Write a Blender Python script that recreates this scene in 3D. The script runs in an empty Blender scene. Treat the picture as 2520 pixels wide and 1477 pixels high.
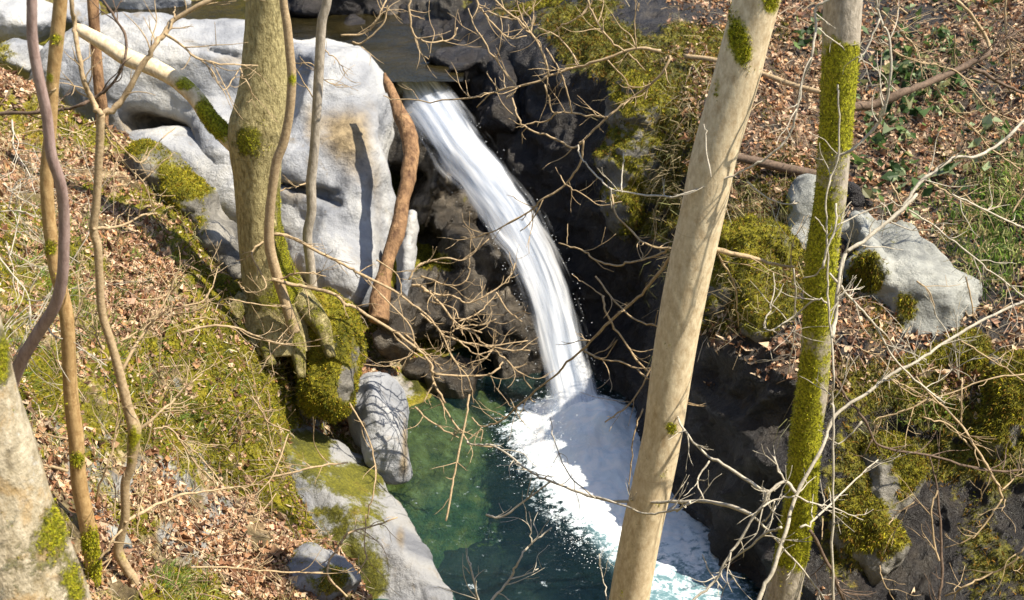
import bpy, math, random
import numpy as np
from mathutils import Vector

# ------------------------------------------------------------------ camera, sky, sun
W, F = 2519.0, 3780.0                       # photo width used for measuring, focal length in the same pixels
CAM_Z, PITCH = 8.0, math.radians(25)
scene = bpy.context.scene
col = scene.collection
cam_data = bpy.data.cameras.new("camera")
cam_data.sensor_width = 36.0
cam_data.lens = 36.0 * F / W
cam_data.clip_start, cam_data.clip_end = 0.1, 300.0
cam = bpy.data.objects.new("camera", cam_data)
cam.location = (0, 0, CAM_Z)
cam.rotation_euler = (math.radians(90) - PITCH, 0, 0)
col.objects.link(cam)
scene.camera = cam
cam_data.dof.use_dof = True
cam_data.dof.focus_distance = 12.0
cam_data.dof.aperture_fstop = 2.4

SUN_EL, SUN_AZ = math.radians(55.5), math.radians(77)     # azimuth from the view axis towards the right, 90 = exactly right
sun_dir = Vector((math.sin(SUN_AZ) * math.cos(SUN_EL), -math.cos(SUN_AZ) * math.cos(SUN_EL), math.sin(SUN_EL)))
world = bpy.data.worlds.new("World")
scene.world = world
world.use_nodes = True
wn = world.node_tree
wn.nodes.clear()
sky = wn.nodes.new("ShaderNodeTexSky")
sky.sky_type = 'NISHITA'
sky.sun_disc = False
sky.sun_elevation = SUN_EL
sky.sun_rotation = math.atan2(sun_dir.x, sun_dir.y)
bg = wn.nodes.new("ShaderNodeBackground")
bg.inputs["Strength"].default_value = 0.1
wo = wn.nodes.new("ShaderNodeOutputWorld")
wn.links.new(sky.outputs[0], bg.inputs[0])
wn.links.new(bg.outputs[0], wo.inputs[0])
sun_data = bpy.data.lights.new("sun", 'SUN')
sun_data.energy = 5.0
sun_data.angle = math.radians(0.5)
sun_data.color = (1.0, 0.91, 0.76)
sun = bpy.data.objects.new("sun", sun_data)
sun.rotation_euler = sun_dir.to_track_quat('Z', 'Y').to_euler()
sun.location = (10, 0, 20)
col.objects.link(sun)
scene.view_settings.view_transform = 'Standard'
scene.view_settings.look = 'None'
scene.view_settings.exposure = 1.0
scene.view_settings.gamma = 1.0
scene.cycles.max_bounces = 6
scene.cycles.transparent_max_bounces = 24
scene.cycles.caustics_reflective = False
scene.cycles.caustics_refractive = False

# ------------------------------------------------------------------ measuring helpers
CP, SP = math.cos(PITCH), math.sin(PITCH)
RIGHT, UP, FWD = np.array([1., 0, 0]), np.array([0, SP, CP]), np.array([0, CP, -SP])
CAM = np.array([0, 0, CAM_Z])

def pt(px, py, d):
    """point of the place seen at photo pixel (px, py), d metres along the view axis"""
    return CAM + d * (FWD + (px - 1259.5) / F * RIGHT + (738.5 - py) / F * UP)

def pt_y(px, py, y):
    t = (738.5 - py) / F
    return pt(px, py, y / (CP + SP * t))

def pt_z(px, py, z):
    t = (738.5 - py) / F
    return pt(px, py, (CAM_Z - z) / (SP - CP * t))

def project(p):
    q = np.asarray(p) - CAM
    d = np.maximum(q @ FWD, 0.05)
    return 1259.5 + F * (q @ RIGHT) / d, 738.5 - F * (q @ UP) / d, d

TILE = dict(A=(0, 0), B=(0, 560), C=(0, 1126), D=(980, 0), E=(980, 560), F=(980, 1126), G=(1944, 0), H=(1944, 560), I=(1944, 1126))
def trace(s):
    """measurements taken on nine enlargements A..I of the photo -> photo pixels"""
    out, t = [], None
    for w in s.split():
        if w in TILE:
            t = TILE[w]
        else:
            a, b = w.split(',')
            k = 1 / 2.462
            if t is None:
                out.append((float(a), float(b)))
            else:
                out.append(((t[0] + float(a) * k) * .85564, (t[1] + float(b) * k) * .85564))
        if w == 'V':
            t = None
    return out

rng = np.random.default_rng(7)
random.seed(7)

# ------------------------------------------------------------------ noise
def hash3(i, j, k):
    h = (i * 374761393 + j * 668265263 + k * 2147483647) & 0xFFFFFFFF
    h = ((h ^ (h >> 13)) * 1274126177) & 0xFFFFFFFF
    h = ((h ^ (h >> 16)) * 2246822519) & 0xFFFFFFFF
    return ((h ^ (h >> 15)) & 0xFFFFFF) / float(0xFFFFFF)

def vnoise(p):
    p = np.asarray(p, float)
    f0 = np.floor(p)
    i = f0.astype(np.int64)
    f = p - f0
    f = f * f * f * (f * (f * 6 - 15) + 10)
    r = 0
    for dx in (0, 1):
        wx = f[..., 0] if dx else 1 - f[..., 0]
        for dy in (0, 1):
            wy = f[..., 1] if dy else 1 - f[..., 1]
            for dz in (0, 1):
                wz = f[..., 2] if dz else 1 - f[..., 2]
                r = r + wx * wy * wz * hash3(i[..., 0] + dx, i[..., 1] + dy, i[..., 2] + dz)
    return r * 2 - 1

def fbm(p, octaves=4, gain=.5, ridged=False):
    p = np.asarray(p, float)
    a, s, tot = 1.0, 0, 0
    for o in range(octaves):
        n = vnoise(p * (2.03 ** o) + o * 17.3)
        if ridged:
            n = 1 - 2 * np.abs(n)
        s = s + a * n
        tot += a
        a *= gain
    return s / tot

def sstep(a, b, x):
    t = np.clip((x - a) / (b - a), 0, 1)
    return t * t * (3 - 2 * t)

def spots(px, py, lst):
    m = np.zeros_like(px)
    for (a, b, rx, ry, s) in lst:
        m = m + s * np.exp(-(((px - a) / rx) ** 2 + ((py - b) / ry) ** 2))
    return m

# ------------------------------------------------------------------ object helpers
def link_mesh(name, verts, faces, mat, parent=None, base=None, smooth=True, attrs=None, uvs=None):
    verts = np.asarray(verts, float)
    base = np.zeros(3) if base is None else np.asarray(base, float)
    me = bpy.data.meshes.new(name)
    v = (verts - base).astype(np.float32)
    if isinstance(faces, np.ndarray):
        n, k = faces.shape
        me.vertices.add(len(v)); me.vertices.foreach_set("co", v.ravel())
        me.loops.add(n * k); me.loops.foreach_set("vertex_index", faces.astype(np.int32).ravel())
        me.polygons.add(n)
        me.polygons.foreach_set("loop_start", np.arange(0, n * k, k, dtype=np.int32))
        me.polygons.foreach_set("loop_total", np.full(n, k, dtype=np.int32))
        me.update(calc_edges=True)
    else:
        me.from_pydata(v.tolist(), [], faces)
    me.polygons.foreach_set("use_smooth", np.full(len(me.polygons), smooth))
    for key, arr in (attrs or {}).items():
        arr = np.asarray(arr, np.float32)
        if arr.ndim == 1:
            a = me.attributes.new(key, 'FLOAT', 'POINT'); a.data.foreach_set("value", arr)
        elif arr.shape[1] == 2:
            a = me.attributes.new(key, 'FLOAT2', 'POINT'); a.data.foreach_set("vector", arr.ravel())
        else:
            a = me.attributes.new(key, 'FLOAT_COLOR', 'POINT')
            a.data.foreach_set("color", np.c_[arr, np.ones(len(arr))].astype(np.float32).ravel())
    me.materials.append(mat)
    me.update()
    o = bpy.data.objects.new(name, me)
    if parent is None:
        o.location = base
    else:
        o.parent = parent
    col.objects.link(o)
    return o

def tag(o, label=None, cat=None, group=None, kind=None):
    for k, v in (("label", label), ("category", cat), ("group", group), ("kind", kind)):
        if v: o[k] = v
    return o

def empty(name, loc, label, cat, group=None):
    o = bpy.data.objects.new(name, None)
    o.location = loc
    o.empty_display_size = .2
    col.objects.link(o)
    return tag(o, label, cat, group)

def grid_faces(nr, nc):
    i = np.arange(nr * nc).reshape(nr, nc)
    return np.stack([i[:-1, :-1], i[:-1, 1:], i[1:, 1:], i[1:, :-1]], -1).reshape(-1, 4)

def normals_of(verts, faces):
    v = verts[faces]
    n = np.cross(v[:, 2] - v[:, 0], v[:, 3 % faces.shape[1]] - v[:, 1]) if faces.shape[1] == 4 else np.cross(v[:, 1] - v[:, 0], v[:, 2] - v[:, 0])
    out = np.zeros_like(verts)
    for k in range(faces.shape[1]):
        for c in range(3):
            out[:, c] += np.bincount(faces[:, k], n[:, c], len(verts))
    return out / np.maximum(np.linalg.norm(out, axis=1, keepdims=True), 1e-9)

# ------------------------------------------------------------------ materials
class NT:
    def __init__(self, name):
        self.m = bpy.data.materials.new(name)
        self.m.use_nodes = True
        self.t = self.m.node_tree
        self.t.nodes.clear()
        self.out = self.n("ShaderNodeOutputMaterial")
        self.pos = self.n("ShaderNodeNewGeometry").outputs["Position"]
    def n(self, typ, **kw):
        x = self.t.nodes.new(typ)
        for k, v in kw.items(): setattr(x, k, v)
        return x
    def set(self, sock, v):
        if hasattr(v, "is_linked") or isinstance(v, bpy.types.NodeSocket): self.t.links.new(v, sock)
        elif isinstance(v, (tuple, list)) and len(v) == 3 and sock.type == 'RGBA': sock.default_value = (*v, 1)
        else: sock.default_value = v
    def noise(self, scale, detail=4, rough=.55, vec=None, dist=0, stretch=None):
        x = self.n("ShaderNodeTexNoise")
        vec = vec or self.pos
        if stretch:
            mp = self.n("ShaderNodeVectorMath", operation='MULTIPLY')
            self.set(mp.inputs[0], vec); mp.inputs[1].default_value = stretch
            vec = mp.outputs[0]
        self.set(x.inputs["Vector"], vec)
        x.inputs["Scale"].default_value = scale
        x.inputs["Detail"].default_value = detail
        x.inputs["Roughness"].default_value = rough
        x.inputs["Distortion"].default_value = dist
        return x.outputs["Fac"]
    def voro(self, scale, feature='F1', out="Distance", vec=None):
        x = self.n("ShaderNodeTexVoronoi", feature=feature)
        self.set(x.inputs["Vector"], vec or self.pos)
        x.inputs["Scale"].default_value = scale
        return x.outputs[out]
    def ramp(self, fac, stops):
        x = self.n("ShaderNodeValToRGB")
        e = x.color_ramp.elements
        while len(e) < len(stops): e.new(.5)
        for k, (p, c) in enumerate(stops):
            e[k].position = p
            e[k].color = (*c, 1) if isinstance(c, (tuple, list)) else (c, c, c, 1)
        self.set(x.inputs[0], fac)
        return x.outputs[0]
    def mix(self, fac, a, b, mode='MIX'):
        x = self.n("ShaderNodeMix", data_type='RGBA', blend_type=mode)
        self.set(x.inputs[0], fac); self.set(x.inputs[6], a); self.set(x.inputs[7], b)
        return x.outputs[2]
    def math(self, op, a, b=0.0, c=0.0, clamp=False):
        x = self.n("ShaderNodeMath", operation=op, use_clamp=clamp)
        self.set(x.inputs[0], a); self.set(x.inputs[1], b)
        if op == 'MULTIPLY_ADD': self.set(x.inputs[2], c)
        return x.outputs[0]
    def smooth(self, v, a, b):
        x = self.n("ShaderNodeMapRange", interpolation_type='SMOOTHSTEP')
        self.set(x.inputs[0], v)
        x.inputs[1].default_value, x.inputs[2].default_value = a, b
        return x.outputs[0]
    def attr(self, name, out="Fac"):
        x = self.n("ShaderNodeAttribute", attribute_name=name)
        return x.outputs[out]
    def bump(self, h, strength=.5, dist=.02):
        x = self.n("ShaderNodeBump")
        x.inputs["Strength"].default_value = strength
        x.inputs["Distance"].default_value = dist
        self.set(x.inputs["Height"], h)
        return x.outputs[0]
    def bsdf(self, color, rough=.8, normal=None, spec=.3, **kw):
        x = self.n("ShaderNodeBsdfPrincipled")
        self.set(x.inputs["Base Color"], color)
        self.set(x.inputs["Roughness"], rough)
        x.inputs["Specular IOR Level"].default_value = spec
        if normal: self.set(x.inputs["Normal"], normal)
        for k, v in kw.items(): self.set(x.inputs[k.replace("_", " ")], v)
        return x.outputs[0]
    def done(self, sh):
        self.t.links.new(sh, self.out.inputs[0])
        return self.m

def moss_color(t):
    f = t.noise(3.0, 5, .6)
    g = t.noise(45, 3, .7)
    c = t.ramp(f, [(.3, (.06, .062, .008)), (.45, (.18, .165, .012)), (.6, (.3, .265, .018)), (.75, (.26, .15, .02))])
    return t.mix(t.smooth(g, .35, .7), t.mix(.6, c, (.01, .012, .003)), c)

def mat_ground():
    t = NT("leafy ground")
    vor = t.n("ShaderNodeTexVoronoi"); vor.inputs["Scale"].default_value = 26
    warp = t.n("ShaderNodeVectorMath", operation='ADD')
    nz = t.n("ShaderNodeTexNoise"); nz.inputs["Scale"].default_value = 9; t.set(nz.inputs["Vector"], t.pos)
    t.set(warp.inputs[0], t.pos)
    sc = t.n("ShaderNodeVectorMath", operation='SCALE'); t.set(sc.inputs[0], nz.outputs["Color"]); sc.inputs["Scale"].default_value = .12
    t.set(warp.inputs[1], sc.outputs[0])
    t.set(vor.inputs["Vector"], warp.outputs[0])
    sep = t.n("ShaderNodeSeparateColor"); t.set(sep.inputs[0], vor.outputs["Color"])
    leaf = t.ramp(sep.outputs[0], [(0, (.06, .038, .02)), (.3, (.2, .13, .07)), (.6, (.34, .25, .14)), (1, (.5, .4, .25))])
    soil = t.ramp(t.noise(6, 6, .7), [(.3, (.03, .022, .013)), (.55, (.13, .1, .05)), (.75, (.22, .2, .06))])
    base = t.mix(t.smooth(t.noise(2.2, 4, .6), .4, .62), leaf, soil)
    rockc = t.ramp(t.noise(7, 7, .68), [(.3, (.1, .1, .1)), (.5, (.25, .245, .23)), (.7, (.42, .41, .38))])
    c = t.mix(t.smooth(t.attr("rock"), .35, .6), base, rockc)
    mm = t.math('ADD', t.attr("moss"), t.math('MULTIPLY', t.math('SUBTRACT', t.noise(11, 4, .7), .5), .9))
    c = t.mix(t.smooth(mm, .42, .6), c, moss_color(t))
    wet = t.smooth(t.attr("bed"), .3, .8)
    bedc = t.ramp(t.noise(5, 6, .65), [(.3, (.03, .05, .025)), (.5, (.10, .12, .05)), (.7, (.3, .22, .07))])
    gold = t.ramp(t.noise(6, 6, .65), [(.3, (.06, .045, .015)), (.5, (.22, .16, .05)), (.7, (.4, .32, .14))])
    bedc = t.mix(t.smooth(t.math('ADD', t.attr("shal"), t.math('MULTIPLY', t.math('SUBTRACT', t.noise(3, 4, .6), .5), .8)), .3, .8), bedc, gold)
    c = t.mix(wet, c, bedc)
    h = t.math('ADD', t.noise(30, 6, .75), t.math('MULTIPLY', vor.outputs["Distance"], .8))
    return t.done(t.bsdf(c, .85, t.bump(h, .9, .03), .2))

def mat_pale(k=1.0):
    t = NT("pale limestone")
    f = t.noise(1.1, 7, .6, dist=.6)
    c = t.ramp(f, [(.3, (.15, .16, .18)), (.44, (.27, .28, .30)), (.58, (.42, .42, .41)), (.75, (.33, .31, .27))])
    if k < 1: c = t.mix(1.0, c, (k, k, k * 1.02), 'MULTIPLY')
    st = t.smooth(t.noise(2.4, 8, .72, dist=1.2), .56, .72)
    c = t.mix(t.math('MULTIPLY', st, .75), c, (.22, .17, .10))
    sp = t.smooth(t.noise(22, 6, .8), .6, .78)
    c = t.mix(t.math('MULTIPLY', sp, .7), c, (.16, .15, .13))
    c = t.mix(t.smooth(t.attr("stain"), .3, .9), c, t.ramp(t.noise(9, 6, .7), [(.35, (.09, .065, .035)), (.65, (.3, .23, .13))]))  # brown for stains and for shade painted into the huge boulder's hollows
    mm = t.math('ADD', t.attr("moss"), t.math('MULTIPLY', t.math('SUBTRACT', t.noise(9, 7, .8), .5), 1.6))
    mcol = moss_color(t)
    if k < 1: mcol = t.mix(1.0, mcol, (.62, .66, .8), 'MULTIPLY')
    c = t.mix(t.smooth(mm, .4, .7), c, mcol)
    h = t.math('ADD', t.math('MULTIPLY', t.noise(4, 9, .65), 1.0), t.math('MULTIPLY', t.noise(26, 6, .7), .25))
    return t.done(t.bsdf(c, .7, t.bump(h, .7, .1), .3))

def mat_rock(name, lo, mid, hi, rough=.75, spec=.3, streak=True):
    t = NT(name)
    f = t.noise(2.2, 8, .68, dist=.5)
    c = t.ramp(f, [(.3, lo), (.5, mid), (.7, hi)])
    if streak:
        s = t.noise(6, 6, .7, stretch=(1.6, 1.6, .22))
        c = t.mix(t.smooth(s, .5, .68), c, lo)
    cr = t.smooth(t.noise(14, 8, .8), .52, .7)
    c = t.mix(t.math('MULTIPLY', cr, .6), c, hi)
    mm = t.math('ADD', t.attr("moss"), t.math('MULTIPLY', t.math('SUBTRACT', t.noise(7, 7, .78), .5), 1.2))
    c = t.mix(t.smooth(mm, .42, .6), c, moss_color(t))
    ll = t.math('ADD', t.attr("litter"), t.math('MULTIPLY', t.math('SUBTRACT', t.noise(8, 7, .75), .5), .8))
    lc = t.mix(t.smooth(t.noise(3.5, 5, .7), .4, .62), (.035, .024, .015), t.ramp(t.voro(24, out="Color"), [(0, (.04, .025, .015)), (.5, (.16, .1, .06)), (1, (.34, .23, .14))]))
    c = t.mix(t.smooth(ll, .4, .62), c, lc)
    h = t.math('ADD', t.noise(5, 9, .72), t.math('MULTIPLY', t.noise(35, 5, .7), .3))
    return t.done(t.bsdf(c, rough, t.bump(h, .8, .09), spec))

def mat_bark(name, lo, hi, mossy=(.42, .41, .02), fine=60, streak=.16, bump=.5, lich=.0):
    t = NT(name)
    f = t.noise(fine, 5, .7, stretch=(1, 1, streak))
    g = t.noise(4, 5, .65)
    c = t.ramp(f, [(.3, lo), (.68, hi)])
    c = t.mix(t.math('MULTIPLY', t.smooth(g, .45, .7), .5), c, tuple(.55 * a + .45 * b for a, b in zip(lo, hi)))
    if lich:
        c = t.mix(t.math('MULTIPLY', t.smooth(t.noise(13, 6, .75), .55, .66), lich), c, (.45, .44, .4))
    if lich:
        c = t.mix(t.math('MULTIPLY', t.smooth(t.noise(3.2, 6, .7, dist=.6), .5, .62), .6), c, (.32, .2, .07))
        c = t.mix(t.math('MULTIPLY', t.smooth(t.noise(5.1, 6, .7, dist=.9), .54, .66), .6), c, (.12, .1, .07))
    fl = t.smooth(t.noise(38, 4, .7, stretch=(.5, .5, 2.2)), .62, .72)
    c = t.mix(t.math('MULTIPLY', fl, .55), c, tuple(a * .4 for a in lo))
    rings = t.smooth(t.noise(9, 4, .6, stretch=(.15, .15, 5)), .62, .7)
    c = t.mix(t.math('MULTIPLY', rings, .35), c, lo)
    mm = t.math('ADD', t.attr("moss"), t.math('MULTIPLY', t.math('SUBTRACT', t.noise(13, 7, .78), .5), 1.6))
    mk = t.smooth(mm, .34, .72)
    mc = t.mix(t.smooth(t.noise(55, 3, .7), .35, .7), tuple(a * .25 for a in mossy), mossy)
    c = t.mix(mk, c, mc)
    h = t.math('ADD', t.math('ADD', f, t.math('MULTIPLY', t.noise(7, 5, .7), .6)), t.math('MULTIPLY', t.math('MULTIPLY', mk, t.noise(80, 3, .7)), 1.5))
    return t.done(t.bsdf(c, .8, t.bump(h, bump, .03), .25))

def mat_col(name, rough=.7, transl=.25):
    """small leaves and blades: every leaf has its own colour"""
    t = NT(name)
    c = t.attr("col", "Color")
    d = t.bsdf(c, rough, spec=.25)
    if not transl: return t.done(d)
    tr = t.n("ShaderNodeBsdfTranslucent"); t.set(tr.inputs[0], c)
    mx = t.n("ShaderNodeMixShader"); mx.inputs[0].default_value = transl
    t.t.links.new(d, mx.inputs[1]); t.t.links.new(tr.outputs[0], mx.inputs[2])
    return t.done(mx.outputs[0])

def mat_drop():
    t = NT("water drop")
    return t.done(t.bsdf((.88, .92, .95), .3, None, .5))

def mat_fall():
    t = NT("falling water")
    uv = t.attr("flow", "Vector")
    a = t.noise(1.0, 3, .5, vec=uv, stretch=(7, .6, 1), dist=.1)
    b = t.noise(1.0, 3, .5, vec=uv, stretch=(30, 1.5, 1))
    s = t.math('ADD', t.math('MULTIPLY', a, .82), t.math('MULTIPLY', b, .18))
    dens = t.math('ADD', t.attr("dens"), t.math('MULTIPLY', t.math('SUBTRACT', s, .5), 3.0))
    al = t.math('MULTIPLY', t.smooth(dens, -.1, 1.15), .97)
    c = t.mix(t.smooth(s, .35, .62), (.5, .6, .76), (.92, .93, .94))
    d = t.bsdf(c, .6, None, .2)
    trl = t.n("ShaderNodeBsdfTranslucent"); t.set(trl.inputs[0], c)
    m0 = t.n("ShaderNodeMixShader"); m0.inputs[0].default_value = .3
    t.t.links.new(d, m0.inputs[1]); t.t.links.new(trl.outputs[0], m0.inputs[2])
    tr = t.n("ShaderNodeBsdfTransparent")
    mx = t.n("ShaderNodeMixShader"); t.set(mx.inputs[0], al)
    t.t.links.new(tr.outputs[0], mx.inputs[1]); t.t.links.new(m0.outputs[0], mx.inputs[2])
    return t.done(mx.outputs[0])

def mat_water(name, tint, foam, dark, murk_hi, murk):
    t = NT(name)
    h = t.math('ADD', t.noise(7, 4, .6), t.math('MULTIPLY', t.noise(24, 3, .6), .3))
    nrm = t.bump(h, .35, .05)
    gl = t.n("ShaderNodeBsdfGlossy"); gl.inputs["Roughness"].default_value = .06; t.set(gl.inputs["Normal"], nrm)
    tr = t.n("ShaderNodeBsdfTransparent"); t.set(tr.inputs[0], tint)
    fr = t.n("ShaderNodeFresnel"); fr.inputs[0].default_value = 1.33; t.set(fr.inputs["Normal"], nrm)
    w = t.n("ShaderNodeMixShader"); t.set(w.inputs[0], fr.outputs[0])
    dif = t.n("ShaderNodeBsdfDiffuse"); t.set(dif.inputs[0], t.mix(t.smooth(t.noise(1.6, 5, .6), .35, .7), dark, murk_hi))  # murk wanders at random between two tones of the water itself
    bed = t.n("ShaderNodeMixShader"); bed.inputs[0].default_value = murk
    t.t.links.new(tr.outputs[0], bed.inputs[1]); t.t.links.new(dif.outputs[0], bed.inputs[2])
    t.t.links.new(bed.outputs[0], w.inputs[1]); t.t.links.new(gl.outputs[0], w.inputs[2])
    if not foam: return t.done(w.outputs[0])
    fa = t.attr("foam")
    nA = t.noise(7, 7, .72, dist=.8)
    nB = t.noise(22, 5, .7, dist=.5)
    nn = t.math('ADD', t.math('MULTIPLY', nA, .6), t.math('MULTIPLY', nB, .4))
    v = t.math('ADD', fa, t.math('MULTIPLY', t.math('SUBTRACT', nn, .5), 3.2))
    k = t.smooth(v, .25, .75)
    aer = t.attr("aer")
    fc = t.ramp(v, [(.3, (.34, .43, .47)), (.5, (.66, .72, .76)), (.8, (.9, .885, .86))])
    fc = t.mix(t.smooth(t.noise(4.5, 5, .65, dist=1.0), .42, .62), t.mix(.4, fc, (.5, .66, .75)), fc)
    fd = t.bsdf(fc, .6, t.bump(nn, .35, .04), .2)
    ad = t.bsdf((.13, .24, .27), .3, nrm, .5)
    m1 = t.n("ShaderNodeMixShader"); t.set(m1.inputs[0], t.math('MULTIPLY', t.smooth(aer, .1, .9), .85))
    t.t.links.new(w.outputs[0], m1.inputs[1]); t.t.links.new(ad, m1.inputs[2])
    m2 = t.n("ShaderNodeMixShader"); t.set(m2.inputs[0], k)
    t.t.links.new(m1.outputs[0], m2.inputs[1]); t.t.links.new(fd, m2.inputs[2])
    return t.done(m2.outputs[0])

M = dict(
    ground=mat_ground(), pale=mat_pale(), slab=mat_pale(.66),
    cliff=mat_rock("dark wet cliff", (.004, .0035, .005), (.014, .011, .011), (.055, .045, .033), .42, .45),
    brown=mat_rock("brown wet rock", (.01, .008, .006), (.036, .028, .019), (.2, .17, .13), .38, .5),
    grey=mat_rock("grey boulder stone", (.13, .135, .13), (.29, .295, .27), (.48, .48, .43), .8, .2, False),
    mossrock=mat_rock("mossy stone", (.05, .05, .05), (.16, .15, .13), (.34, .32, .28), .8, .2, False),
    bark_olive=mat_bark("olive rough bark", (.14, .11, .04), (.56, .48, .24), fine=34, streak=.35, bump=1.0),
    bark_tan=mat_bark("smooth tan bark", (.42, .31, .18), (.76, .65, .45), fine=26, streak=.5, bump=.15),
    bark_grey=mat_bark("mossy grey bark", (.2, .17, .13), (.5, .44, .36), fine=35, streak=.4, bump=.35),
    bark_pink=mat_bark("smooth pinkish bark", (.2, .13, .11), (.42, .31, .28), fine=30, streak=.3, bump=.2),
    bark_orange=mat_bark("tan orange bark", (.22, .12, .04), (.52, .36, .17), fine=30, streak=.5, bump=.25),
    bark_big=mat_bark("pale lichened bark", (.2, .16, .09), (.52, .46, .35), fine=14, streak=.6, bump=.9, lich=.8),
    bark_red=mat_bark("reddish peeling bark", (.05, .02, .012), (.4, .24, .12), fine=16, streak=.35, bump=.9),
    twig=mat_bark("pale twig bark", (.22, .15, .08), (.5, .38, .23), fine=40, streak=1, bump=.2),
    twig_grey=mat_bark("grey twig bark", (.3, .26, .2), (.55, .5, .4), fine=40, streak=1, bump=.2),
    twig_brown=mat_bark("brown twig bark", (.05, .035, .025), (.19, .13, .09), fine=40, streak=1, bump=.2),
    leaf=mat_col("dry leaf", .75, .2), moss=mat_col("moss blade", .85, .25), grass=mat_col("green blade", .5, .35),
    drop=mat_drop(), fall=mat_fall(), pool=mat_water("pool water", (.54, .76, .7), True, (.008, .028, .036), (.024, .06, .058), .22), stream=mat_water("stream water", (.3, .27, .14), False, (.014, .012, .005), (.035, .027, .01), .7),
)

# ------------------------------------------------------------------ the ground: one sheet, heights through measured points
def rbf_fit(xy, z, smooth=.02):
    n = len(xy)
    d = np.linalg.norm(xy[:, None] - xy[None], axis=2)
    A = np.zeros((n + 3, n + 3))
    A[:n, :n] = -d + np.eye(n) * -smooth
    A[:n, n] = 1; A[:n, n + 1:] = xy
    A[n, :n] = 1; A[n + 1:, :n] = xy.T
    c = np.linalg.solve(A, np.r_[z, 0, 0, 0])
    def f(q):
        r = np.zeros(len(q))
        for k in range(0, len(q), 20000):
            b = q[k:k + 20000]
            r[k:k + 20000] = -np.linalg.norm(b[:, None] - xy[None], axis=2) @ c[:n] + c[n] + b @ c[n + 1:]
        return r
    return f

bank_px = [  # photo pixel and distance y of points on the leafy left bank
    (0, 900, 9.6), (300, 900, 11.0), (300, 1300, 9.8), (0, 1300, 8.3), (600, 1300, 10.9), (680, 1400, 10.6), (0, 1477, 7.3),
    (500, 1477, 9.6), (300, 600, 13.0), (0, 500, 13.0), (450, 900, 11.9), (600, 1000, 12.0), (150, 1100, 9.6), (450, 1150, 10.9),
    (150, 700, 11.6), (420, 700, 12.8), (0, 330, 14.6), (200, 420, 14.6), (620, 1240, 11.4), (250, 1477, 8.5), (660, 1477, 10.1)]
edge_px = [(-200, 130, 16.6), (0, 200, 16.0), (150, 250, 15.8), (300, 335, 15.5), (450, 445, 14.9), (540, 630, 14.0), (640, 760, 13.4), (680, 900, 12.9), (660, 1030, 12.4), (700, 1200, 11.7),
           (800, 1340, 11.1), (880, 1477, 10.6)]
ctrl = [pt_y(*p) for p in bank_px]
for p in edge_px:
    q = pt_y(*p)
    ctrl.append(q)
    ctrl.append(np.array([q[0] + .5, q[1] + .45, max(q[2] - 1.15, -.5)]))
ctrl += [np.array(p, float) for p in [
    (0, 12, -.8), (.5, 13, -.9), (-.2, 14, -.45), (-.75, 14.5, -.12), (-.5, 13.3, -.4), (.3, 11.3, -.7), (1.2, 11.5, -.7), (.8, 14.5, -.7), (0, 16, -.3),
    (-1.4, 15.4, .3), (-1, 17, .8), (-2.2, 16, .8), (-3, 17, 1.1), (-4.4, 17.6, 2.0), (-2, 20, 2.2), (0, 20, 2.2), (-5, 20, 2.1), (-7, 20, 2.2), (-6.2, 17.6, 2.1), (-8, 18, 3.0), (0, 24, 3), (-6, 24, 4),
    (3, 24, 3.4), (5, 20, 2.2), (5, 15, .5), (4, 12, .2), (8, 12, 2.), (8, 18, 3.5), (-9, 16, 5.6), (-8.5, 10, 6.2), (-7, 6, 6.4), (-5.2, 9, 4.4), (-5.6, 12, 3.9), (-6.6, 15, 4.0),
    (0, 0, 6.2), (-4, 2, 6.6), (4, 2, 6.2), (0, 5, 3.4), (-2.2, 5, 3.7), (3, 5, 3.2), (1, 8, 1.1), (0, 9.3, .3), (1.5, 9.5, .35), (-1, 9.9, .3), (3, 9.5, .5), (5, 8, 1.6),
    (0, 32, 6), (7, 32, 9), (-9, 32, 8), (9, 5, 4), (-9, 0, 8), (9, -3, 8), (0, -3, 8)]]
ctrl = np.array(ctrl)
ground_z = rbf_fit(ctrl[:, :2], ctrl[:, 2])

def lines(lo, a, b, hi, fine, coarse):
    return np.r_[np.arange(lo, a, coarse), np.arange(a, b, fine), np.arange(b, hi + coarse, coarse)]
gx = lines(-10, -5.8, .4, 9.5, .04, .3)
gy = lines(-3, 7, 17.4, 32, .04, .3)
GX, GY = np.meshgrid(gx, gy)
q = np.c_[GX.ravel(), GY.ravel()]
z = ground_z(q)
p3 = np.c_[q, z]
land = sstep(.0, .35, z)
diag = np.c_[(q[:, 0] * .8 + q[:, 1] * .6) * .55, (q[:, 0] * .6 - q[:, 1] * .8) * 1.6, z * .5]
z = z + land * (.13 * fbm(p3 * 1.1, 5) + .10 * fbm(diag * 1.5, 4, ridged=True) + .07 * fbm(p3 * 4.2, 4, ridged=True) + .025 * fbm(p3 * 14, 3)) + (1 - land) * .10 * fbm(p3 * 2.6, 4, ridged=True)
gv = np.c_[q, z]
gf = grid_faces(len(gy), len(gx))
gn = normals_of(gv, gf)
gpx, gpy, gd = project(gv)
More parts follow.
